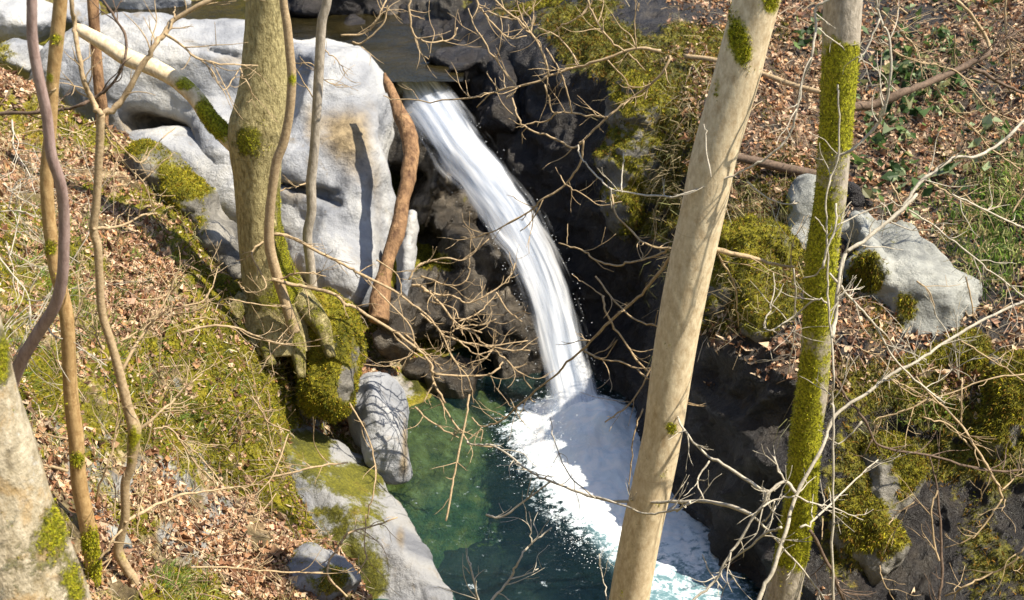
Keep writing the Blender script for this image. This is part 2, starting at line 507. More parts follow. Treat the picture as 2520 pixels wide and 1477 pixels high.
g_moss = .55 + .55 * fbm(gv * 1.3 + 5, 4) + spots(gpx, gpy, [
    (490, 600, 60, 60, .6), (540, 720, 50, 40, .6), (600, 880, 120, 70, .45), (480, 830, 70, 60, .4), (120, 930, 60, 60, .5), (450, 1450, 60, 50, .6),
    (700, 960, 60, 70, .4), (200, 300, 70, 40, .3), (420, 500, 60, 50, .3), (560, 1000, 90, 50, .3), (340, 850, 40, 40, .3), (430, 1010, 60, 40, .3),
    (360, 650, 70, 60, -.6), (300, 780, 50, 60, -.5), (360, 1190, 90, 70, -.6), (470, 1340, 120, 60, -.6), (270, 430, 50, 30, -.4), (640, 1420, 60, 50, -.5), (300, 1400, 60, 60, -.4),
    (90, 620, 60, 60, -.3), (620, 1330, 60, 60, -.4)])
g_rock = np.clip(.18 + .55 * fbm(gv * 1.7 + 40, 3) + .5 * sstep(.65, .35, gn[:, 2]) + spots(gpx, gpy, [(290, 1300, 40, 30, .4), (520, 1300, 60, 50, .35), (560, 1230, 50, 40, .3)]), 0, 1)
g_bed = sstep(.06, -.05, z)
ground = link_mesh("ground", gv, gf, M['ground'], attrs=dict(moss=np.clip(g_moss, 0, 1.2), rock=g_rock, bed=g_bed, shal=sstep(-.62, -.12, z) * (gpx < 1300)))
tag(ground, "leaf strewn mossy slope falling from the left down to the green pool", kind="structure")

# ------------------------------------------------------------------ the right side of the gorge: cliff and slope
def cubic(x, xs, ys):
    """smooth interpolation along axis 0 of ys"""
    m = np.gradient(ys, xs, axis=0)
    k = np.clip(np.searchsorted(xs, x) - 1, 0, len(xs) - 2)
    h = (xs[k + 1] - xs[k]); t = (x - xs[k]) / h
    sh = (-1,) + (1,) * (ys.ndim - 1)
    t, h = t.reshape(sh), h.reshape(sh)
    return ((2 * t**3 - 3 * t**2 + 1) * ys[k] + (t**3 - 2 * t**2 + t) * h * m[k] + (-2 * t**3 + 3 * t**2) * ys[k + 1] + (t**3 - t**2) * h * m[k + 1])

cx = np.array([950, 1100, 1250, 1400, 1550, 1700, 1850, 2000, 2200, 2400, 2600, 2900.])
cy = np.array([-350, -60, 90, 240, 390, 540, 690, 840, 1000, 1150, 1300, 1450, 1700.])
YM = np.array([
    [25, 24.5, 24, 23.5, 23, 22.8, 22.5, 22.3, 22, 21.6, 21, 20.5],
    [22.2, 21.4, 20.4, 19.7, 19.2, 19.1, 19.0, 18.8, 18.6, 18.3, 17.9, 17.6],
    [20.4, 19.6, 18.6, 17.9, 17.4, 17.2, 17.2, 17.2, 17.2, 17.0, 16.6, 16.4],
    [19.6, 18.7, 17.9, 17.3, 16.7, 16.0, 15.9, 16.1, 16.1, 16.0, 15.6, 15.4],
    [18.8, 18.1, 17.5, 16.9, 16.2, 15.3, 14.8, 14.9, 15.0, 14.9, 14.6, 14.4],
    [18.0, 17.6, 17.1, 16.6, 15.9, 14.9, 14.0, 13.8, 14.0, 13.9, 13.6, 13.4],
    [17.2, 17.0, 16.7, 16.3, 15.6, 14.2, 13.0, 12.8, 13.0, 13.0, 12.8, 12.6],
    [16.6, 16.4, 16.2, 15.9, 15.2, 13.4, 12.3, 12.0, 12.2, 12.2, 12.0, 11.9],
    [15.6, 15.5, 15.4, 15.3, 14.4, 12.9, 12.0, 11.6, 11.6, 11.5, 11.3, 11.2],
    [14.4, 14.4, 14.4, 14.2, 13.9, 12.7, 11.7, 11.2, 11.3, 11.1, 10.8, 10.7],
    [13.2, 13.2, 13.2, 13.2, 13.0, 12.4, 11.5, 11.0, 10.9, 10.7, 10.4, 10.3],
    [12.2, 12.2, 12.2, 12.2, 12.1, 11.9, 11.2, 10.6, 10.5, 10.2, 9.9, 9.8],
    [10.8, 10.8, 10.8, 10.8, 10.7, 10.5, 10.2, 9.9, 9.6, 9.3, 9.1, 8.9]])
fx = np.arange(960, 2900, 7.0); fy = np.arange(-345, 1700, 7.0)
YY = cubic(fx, cx, cubic(fy, cy, YM).T).T
PX, PY = np.meshgrid(fx, fy)
tt = (738.5 - PY) / F
DD = YY / (CP + SP * tt)
cv = (CAM + DD[..., None] * (FWD + ((PX - 1259.5) / F)[..., None] * RIGHT + tt[..., None] * UP)).reshape(-1, 3)
cf = grid_faces(len(fy), len(fx))[:, ::-1]
cn = normals_of(cv, cf)
if (cn @ FWD).mean() > 0: cf = cf[:, ::-1]; cn = -cn
steep = sstep(.75, .3, cn[:, 2])[:, None]
cv = cv + cn * ((.10 + .16 * steep) * fbm(cv * np.array([.9, .9, 1.3]), 5, ridged=True)[:, None] + .06 * fbm(cv * 3.7 + 9, 5, ridged=True)[:, None] + .02 * fbm(cv * 13, 3)[:, None])
cn = normals_of(cv, cf)
cpx, cpy, _ = project(cv)
c_moss = -.25 + .55 * fbm(cv * 1.4 + 3, 5) + .55 * sstep(.0, .6, cn[:, 2]) + spots(cpx, cpy, [
    (1420, 90, 150, 90, .8), (1600, 400, 130, 230, .75), (1820, 700, 140, 130, .8), (1700, 200, 80, 120, .4), (2100, 1050, 90, 150, .6), (2250, 950, 150, 60, .7),
    (2470, 1030, 80, 140, .7), (2150, 800, 70, 100, .4), (1830, 560, 90, 70, .6), (2300, 1150, 120, 70, .4), (2450, 1330, 100, 150, .3), (2080, 1250, 60, 120, .4), (1900, 470, 60, 60, .5),
    (1300, 500, 130, 350, -1.2), (1560, 850, 120, 180, -.9), (1800, 1150, 160, 170, -.9), (2270, 1330, 55, 150, -.6), (1250, 200, 110, 120, -.9), (1480, 700, 90, 150, -.7)])
slope = sstep(.35, .7, cn[:, 2])
c_litter = -.2 + .7 * slope * sstep(1500, 1800, cpx) + .8 * fbm(cv * 1.6 + 70, 4) + spots(cpx, cpy, [
    (2250, 330, 330, 230, .35), (2450, 900, 120, 90, .5), (1950, 150, 120, 140, .5), (1900, 330, 100, 80, .3), (1250, 450, 250, 500, -1), (1800, 1150, 200, 200, -1), (2300, 1250, 280, 240, -1.4)])
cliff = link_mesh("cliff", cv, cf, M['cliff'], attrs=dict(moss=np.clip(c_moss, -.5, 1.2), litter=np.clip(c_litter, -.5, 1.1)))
tag(cliff, "dark wet gorge wall with mossy brows and a leaf strewn slope above it on the right", kind="structure")

# ------------------------------------------------------------------ rocks grown as solid rounded bodies
def surface_net(fn, lo, hi, res):
    n = [max(8, int(math.ceil((hi[a] - lo[a]) / res))) + 1 for a in range(3)]
    ax = [np.linspace(lo[a], hi[a], n[a]) for a in range(3)]
    G = np.stack(np.meshgrid(*ax, indexing='ij'), -1)
    S = fn(G.reshape(-1, 3)).reshape(n)
    ins = S < 0
    acc = np.zeros((n[0] - 1, n[1] - 1, n[2] - 1, 3)); cnt = np.zeros(acc.shape[:3])
    def sl(o): return tuple(slice(o[a], n[a] - 1 + o[a]) for a in range(3))
    corners = [(i, j, k) for i in (0, 1) for j in (0, 1) for k in (0, 1)]
    for c in corners:
        for a in range(3):
            if c[a]: continue
            e = list(c); e[a] = 1
            s0, s1 = S[sl(c)], S[sl(e)]
            m = (s0 < 0) != (s1 < 0)
            t = np.where(m, s0 / np.where(m, s0 - s1, 1), 0)
            p = G[sl(c)] + t[..., None] * (G[sl(e)] - G[sl(c)])
            acc += np.where(m[..., None], p, 0); cnt += m
    act = cnt > 0
    idx = -np.ones(act.shape, int); idx[act] = np.arange(act.sum())
    verts = acc[act] / cnt[act][:, None]
    faces = []
    for a in range(3):
        b, c = (a + 1) % 3, (a + 2) % 3
        s = [slice(1, m - 1) for m in n]
        s[a] = slice(0, n[a] - 1)
        s0 = ins[tuple(s)]
        s2 = list(s); s2[a] = slice(1, n[a])
        s1 = ins[tuple(s2)]
        I = np.argwhere(s0 != s1)
        if not len(I): continue
        flip = s0[s0 != s1]
        I[:, b] += 1; I[:, c] += 1
        def cell(db, dc):
            J = I.copy(); J[:, b] += db; J[:, c] += dc
            return idx[J[:, 0], J[:, 1], J[:, 2]]
        quad = np.stack([cell(-1, -1), cell(0, -1), cell(0, 0), cell(-1, 0)], 1)
        quad[~flip] = quad[~flip][:, ::-1]
        faces.append(quad)
    return verts, np.concatenate(faces)

ROCKS = {}
def rock(name, blobs, mat, label, cat="boulder", group=None, cuts=(), holes=(), k=.25, amp=.06, freq=1.6, moss=0., upmoss=.5, mspots=(), stains_shade=(), stain0=0., fine=.015, res=None, seed=0, ridged=False, litter=-.5, facets=0, fur=True):
    """blobs: photo pixel, view distance, half sizes in photo pixels, half depth in metres, tilt in the picture plane (degrees)"""
    def prep(lst):
        out = []
        for b in lst:
            px, py, d, rx, ry, rd = b[:6]
            a = math.radians(b[6]) if len(b) > 6 else 0
            c = pt(px, py, d)
            r = np.array([rx * d / F, ry * d / F, rd])
            e0 = math.cos(a) * RIGHT - math.sin(a) * UP
            e1 = math.sin(a) * RIGHT + math.cos(a) * UP
            out.append((c, r, np.stack([e0, e1, FWD])))
        return out
    B, Hs = prep(blobs), prep(holes)
    fr = np.random.default_rng(seed + 100)
    planes = []
    for c, rr_, e in B:
        pl = []
        for _ in range(facets):
            nn = fr.normal(size=3); nn /= np.linalg.norm(nn)
            if nn @ FWD > .3: nn = -nn
            pl.append((c + nn * np.linalg.norm(rr_ * (e @ nn)) * fr.uniform(.58, .9), nn))
        planes.append(pl)
    C = [(pt(c[0], c[1], c[2]), np.array(c[3], float) / np.linalg.norm(c[3])) for c in cuts]
    lo = np.min([c - r.max() for c, r, e in B], 0) - .25
    hi = np.max([c + r.max() for c, r, e in B], 0) + .25
    size = (hi - lo).max()
    res = res or max(.022, size / 95)
    def ell(p, b):
        c, r, e = b
        u = (p - c) @ e.T
        k0 = np.linalg.norm(u / r, axis=1); k1 = np.linalg.norm(u / r**2, axis=1)
        return k0 * (k0 - 1) / np.maximum(k1, 1e-6)
    def fn(p):
        def body(i):
            t = ell(p, B[i])
            for c, nn in planes[i]:
                q = (p - c) @ nn
                h = np.clip(.5 - .5 * (q - t) / .04, 0, 1)
                t = q * (1 - h) + t * h + .04 * h * (1 - h)
            return t
        s = body(0)
        for i in range(1, len(B)):
            t = body(i)
            h = np.clip(.5 + .5 * (t - s) / k, 0, 1)
            s = t * (1 - h) + s * h - k * h * (1 - h)
        for c, nn in C:
            t = (p - c) @ nn
            kk = .05
            h = np.clip(.5 - .5 * (t - s) / kk, 0, 1)
            s = t * (1 - h) + s * h + kk * h * (1 - h)
        for b in Hs:
            t = -ell(p, b)
            kk = .08
            h = np.clip(.5 - .5 * (t - s) / kk, 0, 1)
            s = t * (1 - h) + s * h + kk * h * (1 - h)
        near = np.abs(s) < .5
        n = np.zeros(len(p))
        n[near] = amp * fbm(p[near] * freq + seed, 5, .5, ridged)
        return s + n
    v, f = surface_net(fn, lo, hi, res)
    nv = normals_of(v, f)
    if fine: v = v + nv * (fine * fbm(v * 9 + seed, 4)[:, None])
    px, py, _ = project(v)
    ms = moss + upmoss * sstep(.1, .8, nv[:, 2]) + .45 * fbm(v * 2.1 + seed + 3, 4) * (1 if (moss or upmoss) else 0) + spots(px, py, mspots)
    stn = stain0 + spots(px, py, stains_shade) + (.35 * fbm(v * 1.9 + 31, 5) if len(stains_shade) or stain0 else 0)
    base = v[np.argmin(v[:, 2])] * np.array([0, 0, 1]) + np.r_[v[:, :2].mean(0), 0]
    o = link_mesh(name, v, f, M[mat], base=base, attrs=dict(moss=np.clip(ms, -.5, 1.2), stain=np.clip(stn + np.zeros(len(v)), 0, 1), litter=np.full(len(v), litter)))
    if cat: tag(o, label, cat, group)
    else: tag(o, label, kind="structure")
    if fur: ROCKS[o.name] = (v, f, np.clip(ms, -.5, 1.2))
    return o

rock("boulder", [(470, 235, 19.0, 400, 205, 1.3, 4), (790, 310, 18.5, 185, 250, 1.0), (880, 520, 17.7, 100, 220, .6), (740, 470, 17.9, 170, 200, .8), (640, 400, 18.2, 200, 170, .8), (800, 590, 17.5, 110, 130, .6), (855, 670, 17.0, 65, 100, .35)],
     'pale', "huge smooth pale boulder filling the upper left behind the trees", k=.3, amp=.15, freq=1.1, upmoss=0, fine=.02, res=.033, facets=4, seed=5,
     holes=[(365, 305, 17.6, 112, 48, .9, 22), (720, 458, 17.05, 95, 13, .4, 14), (560, 130, 17.75, 130, 9, .25, 12)], stains_shade=[(835, 330, 60, 70, .9), (900, 300, 50, 90, .55), (880, 430, 60, 60, .4), (400, 140, 90, 30, .25), (760, 300, 30, 60, .5), (350, 300, 110, 50, .9), (720, 470, 80, 40, .6), (560, 150, 80, 20, .5), (930, 520, 30, 120, .5), (450, 340, 60, 40, .5), (620, 90, 90, 20, .35)])  # real stains; spots at the hollow and seams paint their shade in brown
rock("boulder", [(480, 400, 18.3, 200, 80, .8, 12), (600, 480, 18.0, 110, 110, .7)], 'pale', "pale shaded slab low behind the mossy ridge, under the huge smooth boulder", k=.3, amp=.08, upmoss=0, seed=4, res=.04)
UL = "pale stones at the upper left corner"
rock("boulder", [(40, 50, 20.0, 110, 60, .6, -10)], 'pale', "pale stone in the top left corner, left of the pinkish stem", group=UL, amp=.12, freq=1.5, upmoss=0, seed=11, facets=5, mspots=[(20, 160, 40, 30, .7)])
rock("boulder", [(70, 150, 19.0, 80, 45, .5, 5)], 'pale', "low pale stone under the corner stone by the mossy bank top", group=UL, amp=.12, freq=1.5, upmoss=0, seed=12, facets=5, mspots=[(10, 130, 50, 50, .6)])
rock("boulder", [(195, 50, 20.6, 60, 70, .5, 20)], 'pale', "pale stone between the two leftmost upright stems at the top", group=UL, amp=.12, freq=1.5, upmoss=0, seed=13, facets=5)
rock("boulder", [(180, 200, 18.4, 55, 75, .5, 25)], 'pale', "bluish shaded stone seen between the slim stems at upper left", group=UL, amp=.10, freq=1.6, upmoss=0, seed=14, stains_shade=[(190, 170, 30, 50, .4)])
rock("boulder", [(340, 0, 21.6, 130, 45, .6, 6)], 'pale', "long low pale stone at the top edge behind the huge boulder", group=UL, amp=.10, freq=1.4, upmoss=0, seed=15, facets=5)
rock("boulder", [(500, -20, 22.6, 120, 50, .7)], 'brown', "brown stone at the top edge across the upper stream", amp=.12, seed=16, upmoss=.1)

# brown wet rock between the boulder and the fall
rock("rock_ledge", [(1010, 330, 19.0, 120, 110, .8), (1090, 470, 18.5, 110, 180, .85), (1180, 660, 17.8, 110, 150, .8), (1260, 850, 17.35, 110, 190, .75), (1060, 760, 17.4, 110, 130, .6), (1090, 930, 17.0, 140, 80, .5), (970, 800, 16.6, 70, 110, .4)],
     'brown', "brown wet rock ledge left of the fall, with a dark hollow under it", cat="rock ledge", k=.15, amp=.2, freq=1.7, ridged=True, upmoss=.12, moss=-.05, seed=21, res=.032, fine=.035, facets=4,
     holes=[(1150, 735, 16.75, 105, 58, .55, -6)], mspots=[(1090, 650, 70, 30, .6), (1010, 640, 40, 40, .4), (1120, 480, 40, 60, .3)])
rock("rock_ledge", [(1000, 640, 17.0, 22, 120, .25, 6)], 'pale', "narrow pale upright rib of rock beside the reddish dead stem", cat="rock rib", amp=.06, freq=3, upmoss=0, seed=22, stain0=.15)
rock("boulder", [(1120, 35, 20.8, 120, 75, .6, 8), (1190, 70, 20.4, 60, 50, .4)], 'brown', "brown and pale lumpy rock at the top, right above the fall", k=.2, amp=.16, freq=2, seed=23, facets=5, upmoss=.25, mspots=[(1180, 60, 60, 50, .3)])
rock("boulder", [(985, 40, 21.4, 65, 60, .5)], 'brown', "dark brown rock at the top edge over the upper stream", amp=.14, freq=2, seed=24, facets=5, upmoss=.1)

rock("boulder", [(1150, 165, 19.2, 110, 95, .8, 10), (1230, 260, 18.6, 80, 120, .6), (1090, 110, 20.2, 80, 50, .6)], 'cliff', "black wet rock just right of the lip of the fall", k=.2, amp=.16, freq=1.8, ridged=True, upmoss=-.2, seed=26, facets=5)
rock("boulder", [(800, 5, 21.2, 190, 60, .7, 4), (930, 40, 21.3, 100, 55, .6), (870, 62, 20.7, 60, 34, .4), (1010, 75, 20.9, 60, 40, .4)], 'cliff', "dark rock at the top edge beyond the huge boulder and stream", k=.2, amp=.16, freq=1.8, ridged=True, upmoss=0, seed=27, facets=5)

# left bank rocks
rock("boulder", [(390, 425, 15.75, 90, 58, .5, 40), (470, 505, 15.5, 85, 62, .5, 45), (545, 600, 15.3, 85, 55, .45, 52), (590, 670, 15.1, 50, 35, .35, 55)],
     'mossrock', "long mossy rock ridge running down to the foot of the big olive tree", cat="rock ridge", k=.15, amp=.09, freq=2.2, seed=31, moss=.25, upmoss=.3, mspots=[(590, 620, 40, 60, -.7), (540, 530, 30, 60, -.5), (440, 460, 70, 60, .3)], fine=.03)
rock("boulder", [(810, 840, 14.75, 85, 105, .42), (755, 790, 14.8, 70, 80, .4), (800, 950, 14.6, 75, 80, .36)], 'mossrock', "hummock thick with yellow moss at the foot of the big olive tree", k=.15, amp=.10, freq=2.5, seed=32, moss=.75, upmoss=.3, mspots=[(850, 960, 30, 50, -.6)], fine=.035)
rock("boulder", [(925, 1010, 15.2, 75, 95, .4), (955, 1110, 15.0, 50, 90, .33, -8)], 'pale', "smooth pale grey rock above the green pool, grey hollow in it", k=.15, amp=.1, freq=2.2, seed=33, facets=3, upmoss=0, mspots=[(850, 960, 35, 45, .9)], holes=[(935, 1100, 14.55, 24, 60, .12, -12)], stains_shade=[(995, 1080, 14, 60, .8), (990, 1150, 18, 40, .6)])
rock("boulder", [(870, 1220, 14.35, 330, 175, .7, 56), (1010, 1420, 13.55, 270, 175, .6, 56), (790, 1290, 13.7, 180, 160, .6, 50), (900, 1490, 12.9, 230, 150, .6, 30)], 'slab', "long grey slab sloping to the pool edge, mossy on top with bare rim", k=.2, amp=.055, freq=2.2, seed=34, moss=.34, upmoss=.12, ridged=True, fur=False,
     cuts=[(1100, 1450, 13.33, (.5, .12, .86)), (1128, 1477, 13.33, (.9, .38, .25)), (760, 1130, 14.05, (-.2, -.6, .75)), (720, 1330, 13.0, (-.6, -.6, .5))],
     mspots=[(760, 1100, 80, 70, .4), (880, 1200, 50, 60, .4), (830, 1290, 60, 70, .35), (890, 1400, 60, 80, .4), (900, 1440, 50, 40, .5), (1080, 1420, 60, 130, -1.3), (1000, 1270, 34, 70, -1.1), (1010, 1380, 40, 90, -.9), (720, 1270, 30, 70, -.7), (780, 1030, 60, 25, -.9), (850, 1110, 40, 40, -.6), (820, 1230, 90, 20, -.5), (1000, 1470, 60, 40, -.6)],
     stains_shade=[(985, 1220, 14, 26, .8), (800, 1250, 60, 40, .4), (985, 1320, 16, 60, .6), (1040, 1440, 30, 14, .5), (720, 1200, 40, 50, .4), (780, 1340, 40, 60, .4)], fine=.022, res=.028)
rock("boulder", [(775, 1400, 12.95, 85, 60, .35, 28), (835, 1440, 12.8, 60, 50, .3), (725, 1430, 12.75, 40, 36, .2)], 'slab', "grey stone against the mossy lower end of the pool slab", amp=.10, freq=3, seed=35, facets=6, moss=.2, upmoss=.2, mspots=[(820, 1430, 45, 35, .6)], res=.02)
rock("boulder", [(262, 1325, 11.05, 70, 30, .25, 30)], 'grey', "flat grey stone in the leaves behind the dark crooked sapling", amp=.05, freq=3, seed=39, facets=6, upmoss=.1, res=.02)

# right side rocks
rock("boulder", [(2240, 760, 14.0, 195, 185, .7, 15), (2145, 620, 14.4, 105, 130, .5), (2345, 800, 13.85, 120, 130, .55)], 'grey', "large angular grey boulder with a green stain, right of the mossy tree", k=.1, amp=.14, freq=1.9, ridged=True, seed=51, moss=.12, upmoss=.12, facets=4,
     cuts=[(2240, 720, 13.55, (-.1, -1, .45)), (2350, 760, 13.55, (.75, -.6, .25)), (2130, 720, 13.8, (-.9, -.7, .1)), (2240, 640, 13.8, (.3, -.2, .9))], mspots=[(2240, 750, 40, 50, .5), (2130, 670, 40, 50, .9), (2150, 830, 60, 50, .6), (2090, 780, 40, 80, .5)], res=.03)
rock("boulder", [(1985, 540, 14.8, 60, 105, .4, 8), (1950, 600, 14.6, 40, 55, .3)], 'grey', "pale grey rock face peeping out left of the mossy tree", k=.1, amp=.07, freq=2.5, seed=52, facets=6, upmoss=.0, mspots=[(1930, 500, 30, 60, .6)])
rock("boulder", [(2250, 900, 13.75, 190, 65, .4, -6), (2380, 890, 13.6, 60, 75, .35)], 'mossrock', "moss covered block under the angular grey boulder", k=.15, amp=.10, freq=2, seed=53, moss=.7, upmoss=.3, fine=.035)
rock("boulder", [(2490, 1010, 13.1, 95, 140, .45, 5), (2440, 1080, 13.0, 60, 80, .3)], 'mossrock', "tall moss covered rock at the right edge", amp=.12, freq=2, seed=54, moss=.6, upmoss=.3, fine=.035, mspots=[(2470, 890, 60, 30, -.6)])
rock("boulder", [(2170, 1210, 13.15, 105, 130, .4, 10), (2150, 1350, 12.85, 85, 120, .4, -8), (2090, 1300, 13.0, 70, 110, .35)], 'mossrock', "shaded grey and mossy rock low on the right, behind the mossy tree", k=.15, amp=.10, freq=2.2, seed=55, facets=6, moss=.4, upmoss=.35, fine=.03, mspots=[(2170, 1190, 40, 60, -.4), (2130, 1420, 40, 40, -.6)])
rock("boulder", [(1840, 680, 14.55, 150, 150, .55, 15), (1760, 780, 14.5, 100, 80, .45), (1890, 790, 13.9, 100, 75, .45)], 'mossrock', "bulging brow of olive moss over the dark hollow right of the pale tree", k=.25, amp=.16, freq=1.8, ridged=True, seed=56, moss=.6, upmoss=.25, fine=.04)
rock("boulder", [(1610, 360, 16.9, 130, 190, .5, -8), (1540, 480, 16.8, 70, 110, .35)], 'mossrock', "rusty mossy bulge of the gorge wall left of the pale tree", k=.25, amp=.18, freq=1.7, ridged=True, seed=57, moss=.5, upmoss=.25, fine=.04)
rock("boulder", [(1400, 60, 19.4, 150, 75, .6, 10), (1520, 110, 18.6, 110, 70, .5)], 'mossrock', "dark mossy shelf at the top middle over the black wall", k=.25, amp=.16, freq=1.7, ridged=True, seed=58, moss=.5, upmoss=.3, fine=.04)
rock("boulder", [(1690, 50, 19.4, 75, 70, .4, 30)], 'pale', "pale rock at the top edge left of the pale tree", amp=.12, freq=2.2, ridged=True, seed=59, facets=5, upmoss=.1, stains_shade=[(1650, 60, 40, 40, .4)])
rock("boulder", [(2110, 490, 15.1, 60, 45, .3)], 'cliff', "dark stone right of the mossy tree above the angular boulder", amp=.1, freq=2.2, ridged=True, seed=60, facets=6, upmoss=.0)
rock("boulder", [(2490, 895, 13.5, 60, 35, .3, 10)], 'grey', "small light grey stone at the right edge on top of the tall mossy rock", amp=.07, freq=3, seed=61, facets=6, upmoss=.1, res=.02)

# ------------------------------------------------------------------ water
def strip(path, n, across, layers, bulge, mat, name, label, dens, seed=0):
    P = np.array([pt(a, b, d) for a, b, d, w in path]); Wd = np.array([w * d / F for a, b, d, w in path])
    s = np.arange(len(P), dtype=float); u = np.linspace(0, len(P) - 1, n)
    C = cubic(u, s, P); Wf = cubic(u, s, Wd)
    T = np.gradient(C, axis=0); T /= np.linalg.norm(T, axis=1, keepdims=True)
    side = np.cross(T, (C - CAM) / np.linalg.norm(C - CAM, axis=1, keepdims=True)); side /= np.linalg.norm(side, axis=1, keepdims=True)
    side[side[:, 0] < 0] *= -1
    out = np.cross(side, T); out[(out @ FWD) > 0] *= -1
    L = np.r_[0, np.cumsum(np.linalg.norm(np.diff(C, axis=0), axis=1))]
    V, Fc, fl, dn = [], [], [], []
    for k in range(layers):
        a = np.linspace(-1, 1, across)
        off = bulge * (1 - a**2)[None, :] * (.4 + .6 * k / max(1, layers - 1)) 
        wob = .02 * fbm(np.stack([np.repeat(a[None] * 3, n, 0) + seed + k * 9, np.repeat(L[:, None] * 1.3, across, 1), np.full((n, across), k * 3.1)], -1), 4)
        wid = Wf[:, None] * (.5 + .03 * k + .12 * fbm(np.stack([np.repeat(np.sign(a)[None] * 5, n, 0) + k * 4, np.repeat(L[:, None] * 1.8, across, 1), np.full((n, across), seed + .5)], -1), 3))
        v = C[:, None] + side[:, None] * (a[None, :, None] * wid[..., None]) + out[:, None] * (off * Wf[:, None] * 1.2 + wob)[..., None]
        base = sum(len(x) for x in V)
        V.append(v.reshape(-1, 3)); Fc.append(grid_faces(n, across) + base)
        fl.append(np.c_[(np.repeat(a[None] * .5, n, 0) * (Wf / Wf.mean())[:, None]).ravel() + k * 7.7 + seed, np.repeat(L[:, None], across, 1).ravel()])
        e = 1 - np.abs(a) ** 2
        dd = (np.interp(u, s, dens)[:, None] * (.1 + .85 * e[None]) - (1 - e[None]) * .55) - .2 * (k > 0)
        dn.append(np.broadcast_to(dd, (n, across)).ravel())
    fl = np.concatenate(fl)
    o = link_mesh(name, np.concatenate(V), np.concatenate(Fc), mat, attrs=dict(flow=np.c_[fl, np.zeros(len(fl))], dens=np.concatenate(dn)))
    return tag(o, label, kind="structure")

main = [(985, 165, 19.3, 60), (1008, 195, 18.9, 110), (1060, 265, 18.3, 165), (1120, 350, 17.7, 165), (1190, 440, 17.2, 160), (1258, 535, 16.85, 165), (1305, 620, 16.6, 165), (1345, 720, 16.4, 150), (1372, 820, 16.25, 150), (1395, 920, 16.12, 155), (1414, 1000, 16.02, 185), (1435, 1065, 15.85, 260)]
strip(main, 170, 46, 3, .14, M['fall'], "waterfall", "white waterfall sliding down the chute and dropping into the pool", [.45, .7, .85, .88, .86, .8, .7, .66, .7, .82, 1.05, 1.2])
strip([(1175, 455, 17.35, 30), (1195, 500, 17.1, 36), (1222, 570, 16.8, 50), (1262, 620, 16.6, 60), (1300, 690, 16.45, 60)], 50, 18, 2, .15, M['fall'], "water", "thin side strand left of the main fall", [.2, .45, .5, .5, .4], 3)

# pool surface with foam
wx = np.arange(-1.9, 2.9, .022); wy = np.arange(9.6, 16.4, .022)
WX, WY = np.meshgrid(wx, wy)
wv = np.c_[WX.ravel(), WY.ravel(), np.zeros(WX.size)]
fpx, fpy, _ = project(wv)
axis_y = np.array([1000, 1060, 1120, 1200, 1300, 1400, 1500, 1600.])
left_x = np.array([1290, 1268, 1285, 1330, 1395, 1475, 1540, 1600.])
right_x = np.array([1530, 1590, 1640, 1690, 1770, 1850, 1900, 1950.])
lx, rx = np.interp(fpy, axis_y, left_x), np.interp(fpy, axis_y, right_x)
inside = np.minimum(fpx - lx, rx - fpx)
foam = sstep(-110, 130, inside) * sstep(960, 1030, fpy)
strength = np.interp(fpy, [1000, 1150, 1250, 1330, 1400, 1500], [1.3, 1.3, 1.05, .74, .5, .38])
foam = foam * strength + spots(fpx, fpy, [(1660, 1330, 90, 60, .15), (1450, 1330, 60, 40, -.15), (1480, 1420, 50, 40, -.3)])
aer = sstep(-20, 120, inside) * sstep(1000, 1060, fpy)
hump = .34 * np.exp(-(((fpx - 1440) / 130) ** 2 + ((fpy - 1080) / 80) ** 2)) + .12 * np.exp(-(((fpx - 1500) / 170) ** 2 + ((fpy - 1180) / 110) ** 2))
wv[:, 2] = hump * (.9 + .35 * fbm(wv * 2.5, 3)) + np.clip(foam, 0, 1) * (.04 * fbm(wv * 4 + 2, 3) + .012 * fbm(wv * 10 + 5, 3, ridged=True)) + .012 * fbm(wv * 3.2, 3)
pool = link_mesh("water", wv, grid_faces(len(wy), len(wx)), M['pool'], attrs=dict(foam=np.clip(foam, 0, 1.4), aer=aer))
tag(pool, "dark green plunge pool with white foam where the fall lands", kind="structure")
def droplets(name, P, rad, label):
    o6 = np.array([[1, 0, 0], [-1, 0, 0], [0, 1, 0], [0, -1, 0], [0, 0, 1], [0, 0, -1.]])
    f8 = np.array([[0, 2, 4], [2, 1, 4], [1, 3, 4], [3, 0, 4], [2, 0, 5], [1, 2, 5], [3, 1, 5], [0, 3, 5]])
    V = (P[:, None] + o6[None] * rad[:, None, None]).reshape(-1, 3)
    Fc = (np.arange(len(P))[:, None, None] * 6 + f8[None]).reshape(-1, 3)
    tag(link_mesh(name, V, Fc, M['drop'], attrs={}), label, kind="stuff")
rd = np.random.default_rng(12)
nd = 2600
bx = rd.normal(0, 1, nd); by = np.abs(rd.normal(0, 1, nd))
base_c = np.array([pt_z(1420 + 85 * a, 1075 + 28 * c, .12) for a, c in zip(bx, rd.normal(0, 1, nd))])
Pd = base_c + np.c_[rd.normal(0, .04, nd), rd.normal(0, .04, nd) - .05, by * .17 * np.exp(-bx ** 2 * .3)]
edge = []
for k in range(260):
    u = rd.random(); q0 = np.array([np.interp(u * 11, np.arange(12), [m[i] for m in main]) for i in range(4)])
    sd_ = 1 if rd.random() < .5 else -1
    edge.append(pt(q0[0] + sd_ * q0[3] * (.42 + abs(rd.normal(0, .09))), q0[1], q0[2] - .06))
edge2 = [pt_z(np.interp(y_, axis_y, left_x if rd.random() < .6 else right_x) + rd.normal(0, 28), y_, .02 + abs(rd.normal(0, .03))) for y_ in rd.uniform(1010, 1400, 900)]
Pd = np.r_[Pd, np.array(edge), np.array(edge2)]
